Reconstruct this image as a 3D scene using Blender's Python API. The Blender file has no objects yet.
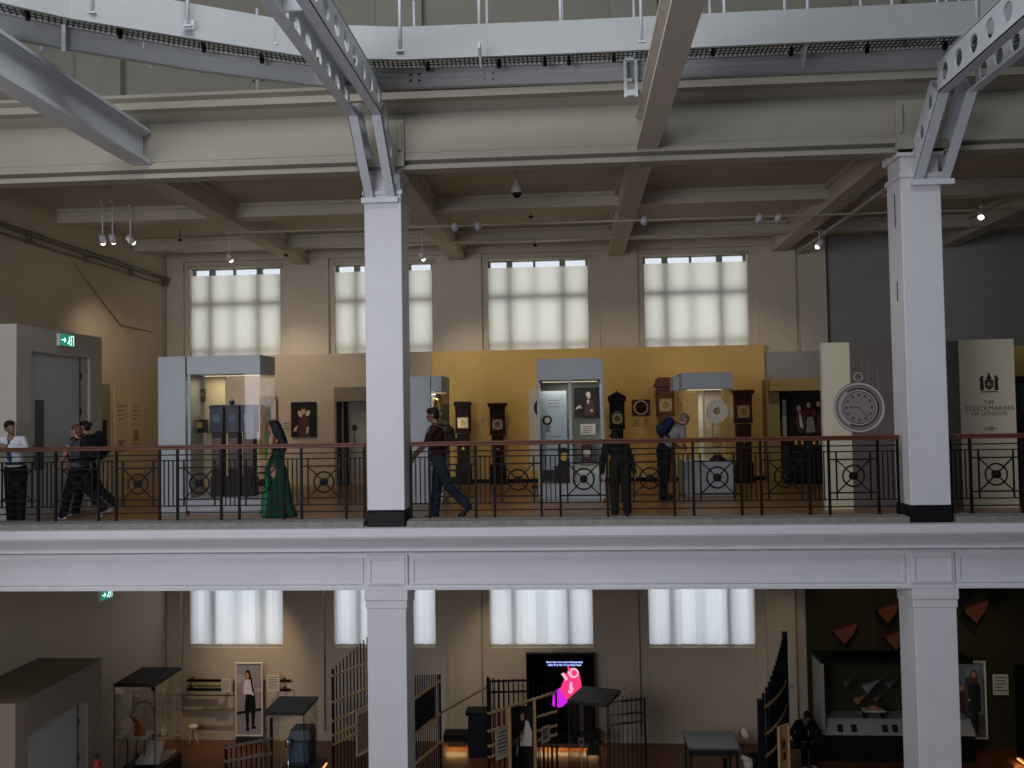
import bpy, math, random
from mathutils import Vector, Matrix
random.seed(7)
C = bpy.context.scene.collection
PI = math.pi

# ------------------------------------------------------------------ camera
F = 900.0
def _n(v): return Vector(v).normalized()
_a = -.0163
_Y = _n((61, -31, -900)); _Z = _n((_a, 1, (61*_a-31)/900.0)); _X = _Y.cross(_Z).normalized(); _Z = _X.cross(_Y)
CAMP = Vector((0, 0, 1.64))
RW = Matrix((_X, _Y, _Z))            # camera axes -> world
cd = bpy.data.cameras.new('camera'); cam = bpy.data.objects.new('camera', cd); C.objects.link(cam)
cd.sensor_fit = 'HORIZONTAL'; cd.sensor_width = 36; cd.lens = 36*F/1024; cd.clip_end = 200
cam.matrix_world = Matrix.Translation(CAMP) @ RW.to_4x4()
bpy.context.scene.camera = cam
# ------------------------------------------------------------------ world, daylight, exposure
sc = bpy.context.scene
sc.view_settings.view_transform = 'Standard'; sc.view_settings.look = 'None'
sc.view_settings.gamma = 1; sc.view_settings.use_curve_mapping = False
sc.view_settings.exposure = -0.07
try: sc.cycles.transparent_max_bounces = 48
except Exception: pass
w = bpy.data.worlds.new('world'); sc.world = w; w.use_nodes = True
w.node_tree.nodes['Background'].inputs[0].default_value = (.80, .86, 1.0, 1)
w.node_tree.nodes['Background'].inputs[1].default_value = .175
def area(name, loc, direction, sx, sy, power, col):
    l = bpy.data.lights.new(name, 'AREA'); l.shape = 'RECTANGLE'; l.size = sx; l.size_y = sy; l.energy = power; l.color = col
    o = bpy.data.objects.new(name, l); C.objects.link(o); o.location = loc
    o.rotation_euler = Vector(direction).to_track_quat('-Z', 'Y').to_euler(); return o
area('atrium_skylight', (-2.0, 5.0, 12.5), (-.02, .12, -1), 6, 6, 760, (.92, .95, 1.0))
area('atrium_end_glazing', (-8, -2.0, 3.2), (.34, 1, -.06), 8, 4.5, 1180, (.88, .89, 1.0))
area('window_daylight_upper', (-2.7, 25.6, 4.4), (0, -1, 0), 17, 4.5, 370, (.92, .97, 1.0))
area('window_daylight_lower', (-2.7, 25.6, -2.4), (0, -1, 0), 17, 4.5, 500, (.88, .94, 1.0))

# ------------------------------------------------------------------ measuring helper: a photo direction at a known depth
def at(px, py, Y=None, Z=None, X=None):
    d = RW @ Vector(((px-512)/F, (384-py)/F, -1))
    t = (Y/d.y) if Y is not None else ((Z-CAMP.z)/d.z if Z is not None else X/d.x)
    return CAMP + d*t
def rect(x0, y0, x1, y1, Y):
    xm, ym = (x0+x1)/2, (y0+y1)/2
    return at(x0, ym, Y).x, at(x1, ym, Y).x, at(xm, y1, Y).z, at(xm, y0, Y).z     # X0 X1 Z0 Z1

# ------------------------------------------------------------------ materials
def lin(c):
    return tuple(((v/255)/12.92 if v/255 <= .04045 else ((v/255+.055)/1.055)**2.4) for v in c)
MATS = {}
def mat(name, col, rough=.6, metal=0, noise=0, scale=6, bump=0, spec=.5, stretch=(1,1,1)):
    if name in MATS: return MATS[name]
    m = bpy.data.materials.new(name); m.use_nodes = True; nt = m.node_tree; b = nt.nodes['Principled BSDF']
    c = lin(col)
    if max(c) < .05 and metal < .1: spec = min(spec, .25)
    b.inputs['Base Color'].default_value = (*c, 1); b.inputs['Roughness'].default_value = rough
    b.inputs['Metallic'].default_value = metal; b.inputs['Specular IOR Level'].default_value = spec
    if noise or bump:
        tc = nt.nodes.new('ShaderNodeTexCoord'); mp = nt.nodes.new('ShaderNodeMapping'); mp.inputs['Scale'].default_value = stretch
        nz = nt.nodes.new('ShaderNodeTexNoise'); nz.inputs['Scale'].default_value = scale; nz.inputs['Detail'].default_value = 6
        nt.links.new(tc.outputs['Object'], mp.inputs[0]); nt.links.new(mp.outputs[0], nz.inputs['Vector'])
        if noise:
            cr = nt.nodes.new('ShaderNodeValToRGB'); cr.color_ramp.elements[0].position = .3; cr.color_ramp.elements[1].position = .7
            cr.color_ramp.elements[0].color = (*[v*(1-noise) for v in c], 1); cr.color_ramp.elements[1].color = (*[min(1, v*(1+noise)) for v in c], 1)
            nt.links.new(nz.outputs[0], cr.inputs[0]); nt.links.new(cr.outputs[0], b.inputs['Base Color'])
        if bump:
            bp = nt.nodes.new('ShaderNodeBump'); bp.inputs['Strength'].default_value = bump; bp.inputs['Distance'].default_value = .02
            nt.links.new(nz.outputs[0], bp.inputs['Height']); nt.links.new(bp.outputs[0], b.inputs['Normal'])
    MATS[name] = m; return m
def emit(name, col, s):
    if name in MATS: return MATS[name]
    m = bpy.data.materials.new(name); m.use_nodes = True; nt = m.node_tree; nt.nodes.clear()
    e = nt.nodes.new('ShaderNodeEmission'); o = nt.nodes.new('ShaderNodeOutputMaterial'); e.inputs[0].default_value = (*lin(col), 1); e.inputs[1].default_value = s
    nt.links.new(e.outputs[0], o.inputs[0]); MATS[name] = m; return m
def glassmat(name='clear_glass', tint=(.985, .992, .992), base=.0):
    if name in MATS: return MATS[name]
    m = bpy.data.materials.new(name); m.use_nodes = True; nt = m.node_tree; nt.nodes.clear()
    t = nt.nodes.new('ShaderNodeBsdfTransparent'); t.inputs[0].default_value = (*tint, 1)
    g = nt.nodes.new('ShaderNodeBsdfGlossy'); g.inputs['Roughness'].default_value = .03
    f = nt.nodes.new('ShaderNodeFresnel'); f.inputs[0].default_value = 1.45
    ad = nt.nodes.new('ShaderNodeMath'); ad.operation = 'MULTIPLY'; ad.inputs[1].default_value = .4
    mx = nt.nodes.new('ShaderNodeMixShader'); o = nt.nodes.new('ShaderNodeOutputMaterial')
    nt.links.new(f.outputs[0], ad.inputs[0]); nt.links.new(ad.outputs[0], mx.inputs[0]); nt.links.new(t.outputs[0], mx.inputs[1]); nt.links.new(g.outputs[0], mx.inputs[2]); nt.links.new(mx.outputs[0], o.inputs[0])
    MATS[name] = m; return m
def blindmat(name, col, tr=.6):
    m = bpy.data.materials.new(name); m.use_nodes = True; nt = m.node_tree; nt.nodes.clear()
    d = nt.nodes.new('ShaderNodeBsdfDiffuse'); d.inputs[0].default_value = (*lin(col), 1)
    t = nt.nodes.new('ShaderNodeBsdfTranslucent'); t.inputs[0].default_value = (*lin(col), 1)
    mx = nt.nodes.new('ShaderNodeMixShader'); mx.inputs[0].default_value = tr; o = nt.nodes.new('ShaderNodeOutputMaterial')
    nt.links.new(d.outputs[0], mx.inputs[1]); nt.links.new(t.outputs[0], mx.inputs[2]); nt.links.new(mx.outputs[0], o.inputs[0]); return m
def parquet(name='wood_floor', c1=(150, 106, 62), c2=(132, 92, 52)):
    m = bpy.data.materials.new(name); m.use_nodes = True; nt = m.node_tree; b = nt.nodes['Principled BSDF']
    tc = nt.nodes.new('ShaderNodeTexCoord'); br = nt.nodes.new('ShaderNodeTexBrick'); br.inputs['Scale'].default_value = 1.0
    br.inputs['Brick Width'].default_value = 1.2; br.inputs['Row Height'].default_value = .12; br.inputs['Mortar Size'].default_value = .004
    br.inputs['Color1'].default_value = (*lin(c1), 1); br.inputs['Color2'].default_value = (*lin(c2), 1); br.inputs['Mortar'].default_value = (*lin((70, 42, 20)), 1)
    nt.links.new(tc.outputs['Object'], br.inputs['Vector']); nt.links.new(br.outputs[0], b.inputs['Base Color']); b.inputs['Roughness'].default_value = .32
    return m
WHITE = mat('white_paint', (205, 205, 208), .5, 0, .03, 3, .03)
STEEL = mat('white_steel_paint', (200, 204, 208), .38, 0, .03, 5)
CREAM = mat('cream_plaster', (196, 184, 166), .75, 0, .04, 1.2, .05)
CEIL = mat('cream_ceiling_paint', (182, 172, 154), .7, 0, .04, 1.5, .04)
BEIGE = mat('beige_plaster', (186, 170, 148), .8, 0, .04, 1.0, .05)
YELLOW = mat('ochre_paint', (204, 170, 102), .8, 0, .04, 2)
GREYW = mat('grey_wall_paint', (150, 149, 144), .85, 0, .05, 1.5)
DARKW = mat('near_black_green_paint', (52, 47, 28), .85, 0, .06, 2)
LGREY = mat('light_grey_case_paint', (160, 166, 168), .5, 0, .02, 4)
STONE = mat('grey_stone', (122, 119, 112), .7, 0, .2, 9, .15)
BLACK = mat('black_paint', (7, 7, 8), .55)
IRON = mat('dark_painted_iron', (8, 6, 6), .6, 0, spec=.2)
MAHOG = mat('varnished_mahogany', (88, 46, 24), .5, 0, .25, 12, 0, stretch=(.15, 3, 3))
WALNUT = mat('dark_walnut', (32, 15, 11), .5, 0, .3, 10, 0, stretch=(3, 3, .3))
REDWOOD = mat('red_mahogany', (54, 22, 15), .5, 0, .3, 10, 0, stretch=(3, 3, .3))
OAKW = mat('warm_walnut', (88, 46, 24), .5, 0, .3, 10, 0, stretch=(3, 3, .3))
EBONY = mat('ebonised_wood', (10, 8, 7), .4)
PINE = mat('pale_pine', (196, 160, 108), .5, 0, .15, 14, 0, stretch=(.3, 3, 3))
BRASS = mat('brass', (196, 158, 78), .35, .85)
SILVER = mat('silvered_metal', (190, 188, 180), .35, .7)
CREAMP = mat('cream_board', (206, 196, 174), .7)
WHITEP = mat('white_board', (216, 210, 196), .7)
INK = mat('dark_ink', (48, 44, 42), .7)
DGREY = mat('dark_grey_metal', (30, 32, 32), .45, .2)
NAVY = mat('navy_paint', (14, 24, 46), .5)
GLASS = glassmat()
FLOORM = parquet()
CHROME = mat('chrome', (190, 190, 190), .2, 1)
REDP = mat('red_plastic', (150, 30, 24), .5)

# ------------------------------------------------------------------ mesh collector
class M:
    def __init__(s): s.v = []; s.f = []; s.i = []; s.sm = []
    def add(s, vs, fs, m=0, smooth=False):
        k = len(s.v); s.v += [tuple(v) for v in vs]; s.f += [tuple(a+k for a in f) for f in fs]; s.i += [m]*len(fs); s.sm += [smooth]*len(fs); return s
    def box(s, x0, x1, y0, y1, z0, z1, m=0):
        if x0 > x1: x0, x1 = x1, x0
        if y0 > y1: y0, y1 = y1, y0
        if z0 > z1: z0, z1 = z1, z0
        return s.add([(x0,y0,z0),(x1,y0,z0),(x1,y1,z0),(x0,y1,z0),(x0,y0,z1),(x1,y0,z1),(x1,y1,z1),(x0,y1,z1)],
                     [(0,3,2,1),(4,5,6,7),(0,1,5,4),(1,2,6,5),(2,3,7,6),(3,0,4,7)], m)
    def bar(s, a, b, w, h, m=0, up=(0,0,1)):
        a = Vector(a); b = Vector(b); d = (b-a).normalized(); u = Vector(up)
        if abs(d.dot(u)) > .98: u = Vector((0,1,0))
        r = d.cross(u).normalized(); u = r.cross(d).normalized(); r *= w/2; u *= h/2
        return s.add([a-r-u, a+r-u, a+r+u, a-r+u, b-r-u, b+r-u, b+r+u, b-r+u], [(0,1,2,3),(4,7,6,5),(0,4,5,1),(1,5,6,2),(2,6,7,3),(3,7,4,0)], m)
    def cyl(s, a, b, r, r2=None, n=12, m=0, smooth=True):
        a = Vector(a); b = Vector(b); r2 = r if r2 is None else r2; d = (b-a).normalized()
        u = d.orthogonal().normalized(); t = d.cross(u); vs = []
        for p, q in ((a, r), (b, r2)):
            for k in range(n): an = 2*PI*k/n; vs.append(p+(u*math.cos(an)+t*math.sin(an))*q)
        s.add(vs, [(k, (k+1) % n, n+(k+1) % n, n+k) for k in range(n)], m, smooth)
        k0 = len(s.v)-2*n
        s.f += [tuple(k0+k for k in reversed(range(n))), tuple(k0+n+k for k in range(n))]; s.i += [m, m]; s.sm += [False, False]; return s
    def tube(s, pts, r, n=8, m=0):
        for a, b in zip(pts, pts[1:]): s.cyl(a, b, r, r, n, m)
        return s
    def ball(s, c, rad, n=12, m=0, rot=None):
        c = Vector(c); rad = (rad,)*3 if not hasattr(rad, '__len__') else rad; vs = []; nr = max(4, n//2+1)
        for j in range(1, nr):
            th = PI*j/nr
            for k in range(n):
                an = 2*PI*k/n; p = Vector((rad[0]*math.sin(th)*math.cos(an), rad[1]*math.sin(th)*math.sin(an), rad[2]*math.cos(th)))
                vs.append(c+(rot @ p if rot else p))
        t = Vector((0,0,rad[2])); t = rot @ t if rot else t; vs += [c+t, c-t]; T = len(vs)-2; fs = []
        for k in range(n):
            k2 = (k+1) % n; fs.append((T, k, k2)); fs.append((T+1, (nr-2)*n+k2, (nr-2)*n+k))
            for j in range(nr-2): fs.append((j*n+k, (j+1)*n+k, (j+1)*n+k2, j*n+k2))
        return s.add(vs, fs, m, True)
    def cap(s, a, b, r, r2=None, n=12, m=0):
        r2 = r if r2 is None else r2; s.cyl(a, b, r, r2, n, m); s.ball(a, r, n, m); s.ball(b, r2, n, m); return s
    def prism(s, poly, d, m=0):
        """closed polygon (3-D points) pushed along vector d"""
        poly = [Vector(p) for p in poly]; d = Vector(d); n = len(poly); vs = poly+[p+d for p in poly]
        return s.add(vs, [tuple(reversed(range(n))), tuple(range(n, 2*n))]+[(k, (k+1) % n, n+(k+1) % n, n+k) for k in range(n)], m)
    def lathe(s, prof, c=(0,0,0), n=20, m=0, smooth=True, sx=1, sy=1):
        c = Vector(c); vs = []; fs = []
        for r, z in prof:
            for k in range(n): an = 2*PI*k/n; vs.append(c+Vector((r*sx*math.cos(an), r*sy*math.sin(an), z)))
        L = len(prof)
        for j in range(L-1):
            for k in range(n): fs.append((j*n+k, j*n+(k+1) % n, (j+1)*n+(k+1) % n, (j+1)*n+k))
        fs.append(tuple(reversed(range(n)))); fs.append(tuple((L-1)*n+k for k in range(n)))
        return s.add(vs, fs, m, smooth)
    def ring(s, c, r0, r1, d=.004, n=32, m=0, a0=0, a1=2*PI):
        """flat ring in the xz plane, thickness d toward -y"""
        c = Vector(c); full = abs(a1-a0-2*PI) < 1e-6; K = n if full else n+1; vs = []
        for k in range(K):
            an = a0+(a1-a0)*k/n; e = Vector((math.cos(an), 0, math.sin(an)))
            vs += [c+e*r0, c+e*r1, c+e*r1+Vector((0,-d,0)), c+e*r0+Vector((0,-d,0))]
        fs = []
        for k in range(n):
            a = 4*k; b = 4*((k+1) % K)
            fs += [(a, b, b+1, a+1), (a+1, b+1, b+2, a+2), (a+2, b+2, b+3, a+3), (a+3, b+3, b, a)]
        return s.add(vs, fs, m)
    def disc(s, c, rx, rz=None, d=.004, n=28, m=0, rot=0):
        rz = rx if rz is None else rz; c = Vector(c); co, si = math.cos(rot), math.sin(rot)
        P = [(rx*math.cos(2*PI*k/n), rz*math.sin(2*PI*k/n)) for k in range(n)]
        return s.prism([c+Vector((x*co-z*si, 0, x*si+z*co)) for x, z in P], (0, -d, 0), m)
    def torus(s, c, R, r, axis='y', n=32, k=8, m=0):
        c = Vector(c); vs = []
        for i in range(n):
            a = 2*PI*i/n
            for j in range(k):
                b = 2*PI*j/k; q = R+r*math.cos(b); h = r*math.sin(b)
                p = (q*math.cos(a), h, q*math.sin(a)) if axis == 'y' else ((q*math.cos(a), q*math.sin(a), h) if axis == 'z' else (h, q*math.cos(a), q*math.sin(a)))
                vs.append(c+Vector(p))
        return s.add(vs, [(i*k+j, i*k+(j+1) % k, ((i+1) % n)*k+(j+1) % k, ((i+1) % n)*k+j) for i in range(n) for j in range(k)], m, True)
    def build(s, name, mats, parent=None, loc=None, rotz=0, bevel=0):
        me = bpy.data.meshes.new(name); me.from_pydata(s.v, [], s.f)
        for x in (mats if isinstance(mats, (list, tuple)) else [mats]): me.materials.append(x)
        me.polygons.foreach_set('material_index', s.i); me.polygons.foreach_set('use_smooth', s.sm); me.validate(); me.update()
        o = bpy.data.objects.new(name, me); C.objects.link(o)
        if parent: o.parent = parent
        if loc is not None: o.location = loc
        o.rotation_euler.z = rotz
        if bevel:
            b = o.modifiers.new('bevel', 'BEVEL'); b.width = bevel; b.segments = 2; b.limit_method = 'ANGLE'; b.angle_limit = .7
        return o
def thing(name, label, cat, loc=(0,0,0), rotz=0, group=None):
    o = bpy.data.objects.new(name, None); C.objects.link(o); o.location = loc; o.rotation_euler = (0,0,rotz); o.empty_display_size = .2
    o['label'] = label; o['category'] = cat
    if group: o['group'] = group
    return o
def tag(o, label, cat, group=None):
    o['label'] = label; o['category'] = cat
    if group: o['group'] = group
    return o
def struct(name, m, mt, parent=None, bevel=0, label=None):
    o = m.build(name, mt, parent, bevel=bevel)
    if not parent: o['kind'] = 'structure'
    if label: o['label'] = label
    return o
def kids(o): return [c for c in bpy.data.objects if c.parent == o]
def dup(o, parent=None, loc=None, rotz=None, label=None):
    c = o.copy(); C.objects.link(c)
    if parent: c.parent = parent
    for ch in kids(o): dup(ch, c)
    if loc is not None: c.location = loc
    if rotz is not None: c.rotation_euler.z = rotz
    if label: c['label'] = label
    return c
def writing(name, s, size, mt, parent, loc, align='CENTER', depth=.002, rx=PI/2, rz=0, extra=1.0, bold=0):
    cu = bpy.data.curves.new(name, 'FONT'); cu.body = s; cu.size = size; cu.align_x = align; cu.align_y = 'CENTER'; cu.extrude = depth; cu.space_character = extra; cu.offset = bold
    t = bpy.data.objects.new(name+'_src', cu); C.objects.link(t)
    dg = bpy.context.evaluated_depsgraph_get(); me = bpy.data.meshes.new_from_object(t.evaluated_get(dg))
    bpy.data.objects.remove(t); bpy.data.curves.remove(cu)
    me.materials.clear(); me.materials.append(mt); me.name = name
    o = bpy.data.objects.new(name, me); C.objects.link(o); o.parent = parent; o.location = loc; o.rotation_euler = (rx, 0, rz); return o

# ================================================================== THE SHELL
YB = 22.6; XL = -10.42; ZL = -6.4; XR = 14.0
COLX = (-2.83, 5.13); BEAMX = (-6.87, -2.86, 1.15, 5.16, 9.2)
WU = [(-9.84, -7.455), (-6.04, -3.51), (-2.10, .45), (1.82, 4.39)]
WLO = [(-9.87, -7.45), (-6.13, -3.54), (-2.18, .41), (1.76, 4.36)]
# floors
m = M(); m.box(XL, XR, 13.75, YB, -.12, 0); struct('floor', m, FLOORM, label='wooden floor of the upper gallery')
m = M(); m.box(XL, XR, 4, YB+.4, ZL-.2, ZL); struct('floor', m, parquet('lower_wood_floor', (112, 70, 36), (96, 60, 30)), label='wooden floor of the lower hall')
m = M(); m.box(XL, XR, 13.8, YB, -.95, -.12); struct('ceiling', m, CEIL, label='underside of the gallery slab')
# back wall with window openings
def wall_open(m, x0, x1, z0, z1, opens, y0, y1):
    xs = x0
    for a, b, za, zb in opens:
        m.box(xs, a, y0, y1, z0, z1); 
        if za > z0: m.box(a, b, y0, y1, z0, za)
        if zb < z1: m.box(a, b, y0, y1, zb, z1)
        xs = b
    m.box(xs, x1, y0, y1, z0, z1)
m = M(); wall_open(m, XL, 6.28, -.12, 6.0, [(a, b, 3.1, 5.60) for a, b in WU], YB, YB+.45)
for a, b in ((XL, -9.98), (-7.2, -6.17), (-3.25, -2.24), (.72, 1.68), (4.62, 5.55), (5.62, 6.28)): m.box(a, b, YB-.09, YB, 0, 5.75)
m.box(XL, 6.28, YB-.12, YB, 5.75, 6.0)
struct('wall_back', m, CREAM, bevel=.008)
m = M(); m.box(6.28, XR, YB+.15, YB+.45, -.12, 6.0); struct('wall_back', m, GREYW, label='dark grey stretch of the upper back wall')
m = M(); wall_open(m, XL, 5.58, ZL, -.95, [(a, b, -4.13, -.95) for a, b in WLO], YB, YB+.45)
for a, b in ((XL, -10.05), (-7.15, -6.36), (-3.2, -2.38), (.72, 1.52), (4.62, 5.3)): m.box(a, b, YB-.14, YB, ZL, -.95)
struct('wall_back', m, BEIGE, bevel=.008, label='beige back wall of the lower hall')
m = M(); m.box(5.58, XR, YB-.35, YB+.45, ZL, -.95); struct('wall_back', m, DARKW, label='dark wall of the lower right display')
m = M(); m.box(XL, -2.3, YB-.16, YB-.14, ZL, ZL+.22); m.box(.6, 5.5, YB-.16, YB-.14, ZL, ZL+.16)
struct('baseboard_back', m, BEIGE)
m = M(); m.box(XL-.4, XL, 4, YB+.45, ZL, 9); struct('wall_left', m, BEIGE)
m = M(); m.box(XR, XR+.3, 8, YB+.45, ZL, 6.6); struct('wall_right', m, GREYW)
# gallery ceiling with joists and cross beams
m = M(); m.box(XL, XR, 13.65, YB+.45, 6.0, 6.6); struct('ceiling', m, CEIL, label='cream coffered ceiling over the gallery')
for i, (y0, y1, z0) in enumerate(((17.55, 17.95, 5.72), (20.75, 21.1, 5.72))):
    m = M(); m.box(XL, XR, y0, y1, z0, 6.0); m.box(XL, XR, y0-.05, y1+.05, 5.93, 6.0); struct('trim_%d' % (i+1), m, CEIL, bevel=.01)
for i, x in enumerate(BEAMX):
    m = M(); h = .19
    m.box(x-h, x+h, 13.65, YB-.09, 5.60, 6.0); m.box(x-h-.07, x+h+.07, 13.65, YB-.09, 5.9, 6.0); m.box(x-h-.012, x+h+.012, 14.3, 14.32, 5.59, 6.0)
    struct('trim_%d' % (i+4), m, CEIL, bevel=.01)
# main beam above the columns: face, bottom flange, cornice
def extrude_x(m, prof, x0, x1, k=0):
    n = len(prof); m.add([(x0, y, z) for y, z in prof]+[(x1, y, z) for y, z in prof], [tuple(range(n)), tuple(reversed(range(n, 2*n)))]+[(j, n+j, n+(j+1) % n, (j+1) % n) for j in range(n)], k)
m = M(); extrude_x(m, [(13.65,5.46),(13.65,6.6),(13.12,6.62),(13.12,6.57),(13.2,6.52),(13.2,6.50),(13.08,6.48),(13.08,6.375),(13.22,6.36),(13.40,6.27),(13.42,6.25),(13.38,6.24),(13.38,5.68),(13.37,5.67),(13.37,5.655),(13.38,5.64),(13.38,5.61),(13.36,5.60),(13.36,5.535),(13.5,5.51),(13.5,5.48)], XL, XR)
m.box(XL, XR, 13.37, 13.65, 5.395, 5.46)
BEAMM = mat('stone_cream_paint', (154, 149, 133), .7, 0, .04, 1.2, .05)
struct('trim_9', m, BEAMM, label='deep moulded beam over the gallery front')
for i, cx in enumerate(COLX):        # pilaster panels on the beam above each column
    m = M(); m.box(cx-.36, cx+.36, 13.30, 13.4, 5.43, 6.14)
    for sx in (-1, 1): m.box(cx+sx*.30-.03, cx+sx*.30+.03, 13.27, 13.31, 5.66, 6.08)
    struct('trim_%d' % (10+i), m, BEAMM, bevel=.008)
# set-back upper storey wall and its pilasters
m = M(); m.box(XL, XR, 13.3, 16.2, 6.55, 6.6); m.box(XL, XR, 16.0, 16.3, 6.6, 13)
for x in (-8.6, -3.0, 1.2, 5.4, 9.6): m.box(x-.42, x+.42, 15.8, 16.0, 6.6, 13)
m.box(XL, XR, 15.85, 16.0, 6.6, 6.95)
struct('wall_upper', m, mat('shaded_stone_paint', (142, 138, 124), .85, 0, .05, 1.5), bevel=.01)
# fascia under the gallery: moulded cornice + panelled frieze
m = M(); extrude_x(m, [(14.1,-.94),(14.1,0.0),(13.2,.01),(13.2,-.115),(13.235,-.125),(13.235,-.14),(13.36,-.30),(13.33,-.305),(13.33,-.345),(13.42,-.355),(13.5,-.39),(13.5,-.87),(13.47,-.875),(13.47,-.895),(13.44,-.905),(13.44,-.94)], XL, XR)
for cx in COLX: m.box(cx-.31, cx+.31, 13.455, 13.5, -.87, -.42)
bays = [(XL, COLX[0]-.37), (COLX[0]+.37, COLX[1]-.37), (COLX[1]+.37, XR)]
def panel_frame(m, x0, x1, z0, z1, y, t=.035):
    m.box(x0+t, x1-t, y-.02, y+.01, z1-t, z1); m.box(x0+t, x1-t, y-.02, y+.01, z0, z0+t); m.box(x0, x0+t, y-.02, y+.01, z0, z1); m.box(x1-t, x1, y-.02, y+.01, z0, z1)
for a, b in bays: panel_frame(m, a, b, -.86, -.46, 13.5)
for cx in COLX: panel_frame(m, cx-.27, cx+.27, -.85, -.46, 13.455, .025)
struct('trim_12', m, WHITE, label='white moulded fascia along the gallery edge')
# grey stone kerb below the railings, broken by the columns
for i, (a, b) in enumerate(((XL, COLX[0]-.33), (COLX[0]+.33, COLX[1]-.33), (COLX[1]+.33, XR))):
    m = M(); m.box(a, b, 13.34, 13.85, 0.0, .10); m.box(a, b, 13.45, 13.8, .10, .11)
    struct('trim_%d' % (13+i), m, STONE, bevel=.02)
# columns
for i, cx in enumerate(COLX):
    m = M(); m.box(cx-.285, cx+.285, 13.42, 14.0, .255, 5.05); m.box(cx-.27, cx+.27, 13.44, 13.98, 5.05, 5.6)
    m.box(cx-.31, cx+.31, 13.39, 14.03, 5.03, 5.10); m.box(cx-.31, cx+.31, 13.39, 14.03, 5.38, 5.44)
    if i: m.box(cx-.33, cx+.33, 13.37, 14.05, 5.34, 5.46)
    struct('trim_%d' % (16+i), m, WHITE, bevel=.012, label='white square column standing on the gallery edge')
    m = M(); m.box(cx-.29, cx+.29, 13.40, 14.02, 0, .23); m.box(cx-.287, cx+.287, 13.415, 14.01, .23, .255); struct('baseboard_%d' % (1+i), m, BLACK, bevel=.012)
    cx = (-2.85, 5.165)[i]
    m = M(); m.box(cx-.298, cx+.298, 13.47, 14.1, ZL, -1.08); m.box(cx-.328, cx+.328, 13.445, 14.13, -1.10, -.94); m.box(cx-.315, cx+.315, 13.46, 14.11, -1.22, -1.10)
    m.box(cx-.33, cx+.33, 13.45, 14.12, ZL, ZL+.2)
    struct('trim_%d' % (18+i), m, WHITE, bevel=.012, label='white square column below the gallery')
m = M()
for z0, z1 in ((4.35, 4.85), (3.25, 3.55)): m.box(COLX[1]-.2851-.004, COLX[1]-.28, 13.66, 13.69, z0, z1)
struct('trim_20', m, INK, label='dark slots in the side of the right column')

# ------------------------------------------------------------------ windows
m = M(); m.box(-14, 10, 27.0, 27.05, -6, 11); struct('sky_backdrop', m, emit('overcast_sky', (232, 240, 250), 1.0), label='pale overcast sky outside the windows')
BL_U = blindmat('cream_roller_blind', (234, 228, 214), .62); BL_L = blindmat('white_roller_blind', (234, 234, 236), .62)
OUTF = mat('painted_window_frame', (120, 120, 112), .6)
n = 1
def window(i, a, b, z0, z1, zb, fr, upper):
    m = M(); y0 = YB+.21; y1 = YB+.27
    m.box(a, b, y0-.02, y1+.02, z1-.03, z1); m.box(a, b, y0-.02, y1+.02, z0, z0+.08); m.box(a, a+.07, y0, y1, z0, z1); m.box(b-.07, b, y0, y1, z0, z1)
    W = b-a
    for q, t in ((fr[0], .15), (fr[1], .06), (fr[2], .15)): m.box(a+W*q-t/2, a+W*q+t/2, y0-.03, y1, z0, z1)
    if upper:
        m.box(a, b, y0-.03, y1, 4.58, 4.72); m.box(a, b, y0, y1, 3.40, 3.50)
    fr_ = struct('window_%d' % i, m, OUTF)
    g = M(); g.box(a+.03, b-.03, y1-.005, y1, z0+.03, z1-.03); g.build('window_pane', GLASS, fr_)
    k = M(); N = 60; vs = []; fs = []
    ztop = z1-.20 if upper else z1+.0
    for q in range(N+1):
        x = a+.015+(W-.03)*q/N; dy = 0 if upper else .02*math.sin(q*.55+i)+.012*math.sin(q*1.7)
        for z in (zb, ztop): vs += [(x, YB+.06+dy, z)]
    for q in range(N): fs.append((2*q, 2*q+2, 2*q+3, 2*q+1))
    k.add(vs, fs, 0, not upper); bl = k.build('roller_blind', BL_U if upper else BL_L, fr_)
    k = M(); k.box(a+.015, b-.015, YB+.05, YB+.07, zb-.02, zb+.012); k.build('bottom_bar', CREAMP, bl)
    if upper:
        k = M(); k.cyl((a-.05, YB-.02, z1+.0), (b+.05, YB-.02, z1+.0), .04, n=12); k.box(a-.07, a-.05, YB-.07, YB, z1-.06, z1+.06); k.box(b+.05, b+.07, YB-.07, YB, z1-.06, z1+.06); k.build('blind_roller', CREAMP, bl)
for (a, b) in WU: window(n, a, b, 3.1, 5.60, 3.3, (.216, .465, .745), True); n += 1
for (a, b) in WLO: window(n, a, b, -4.13, -.955, -4.07, (.235, .50, .765), False); n += 1

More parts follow.
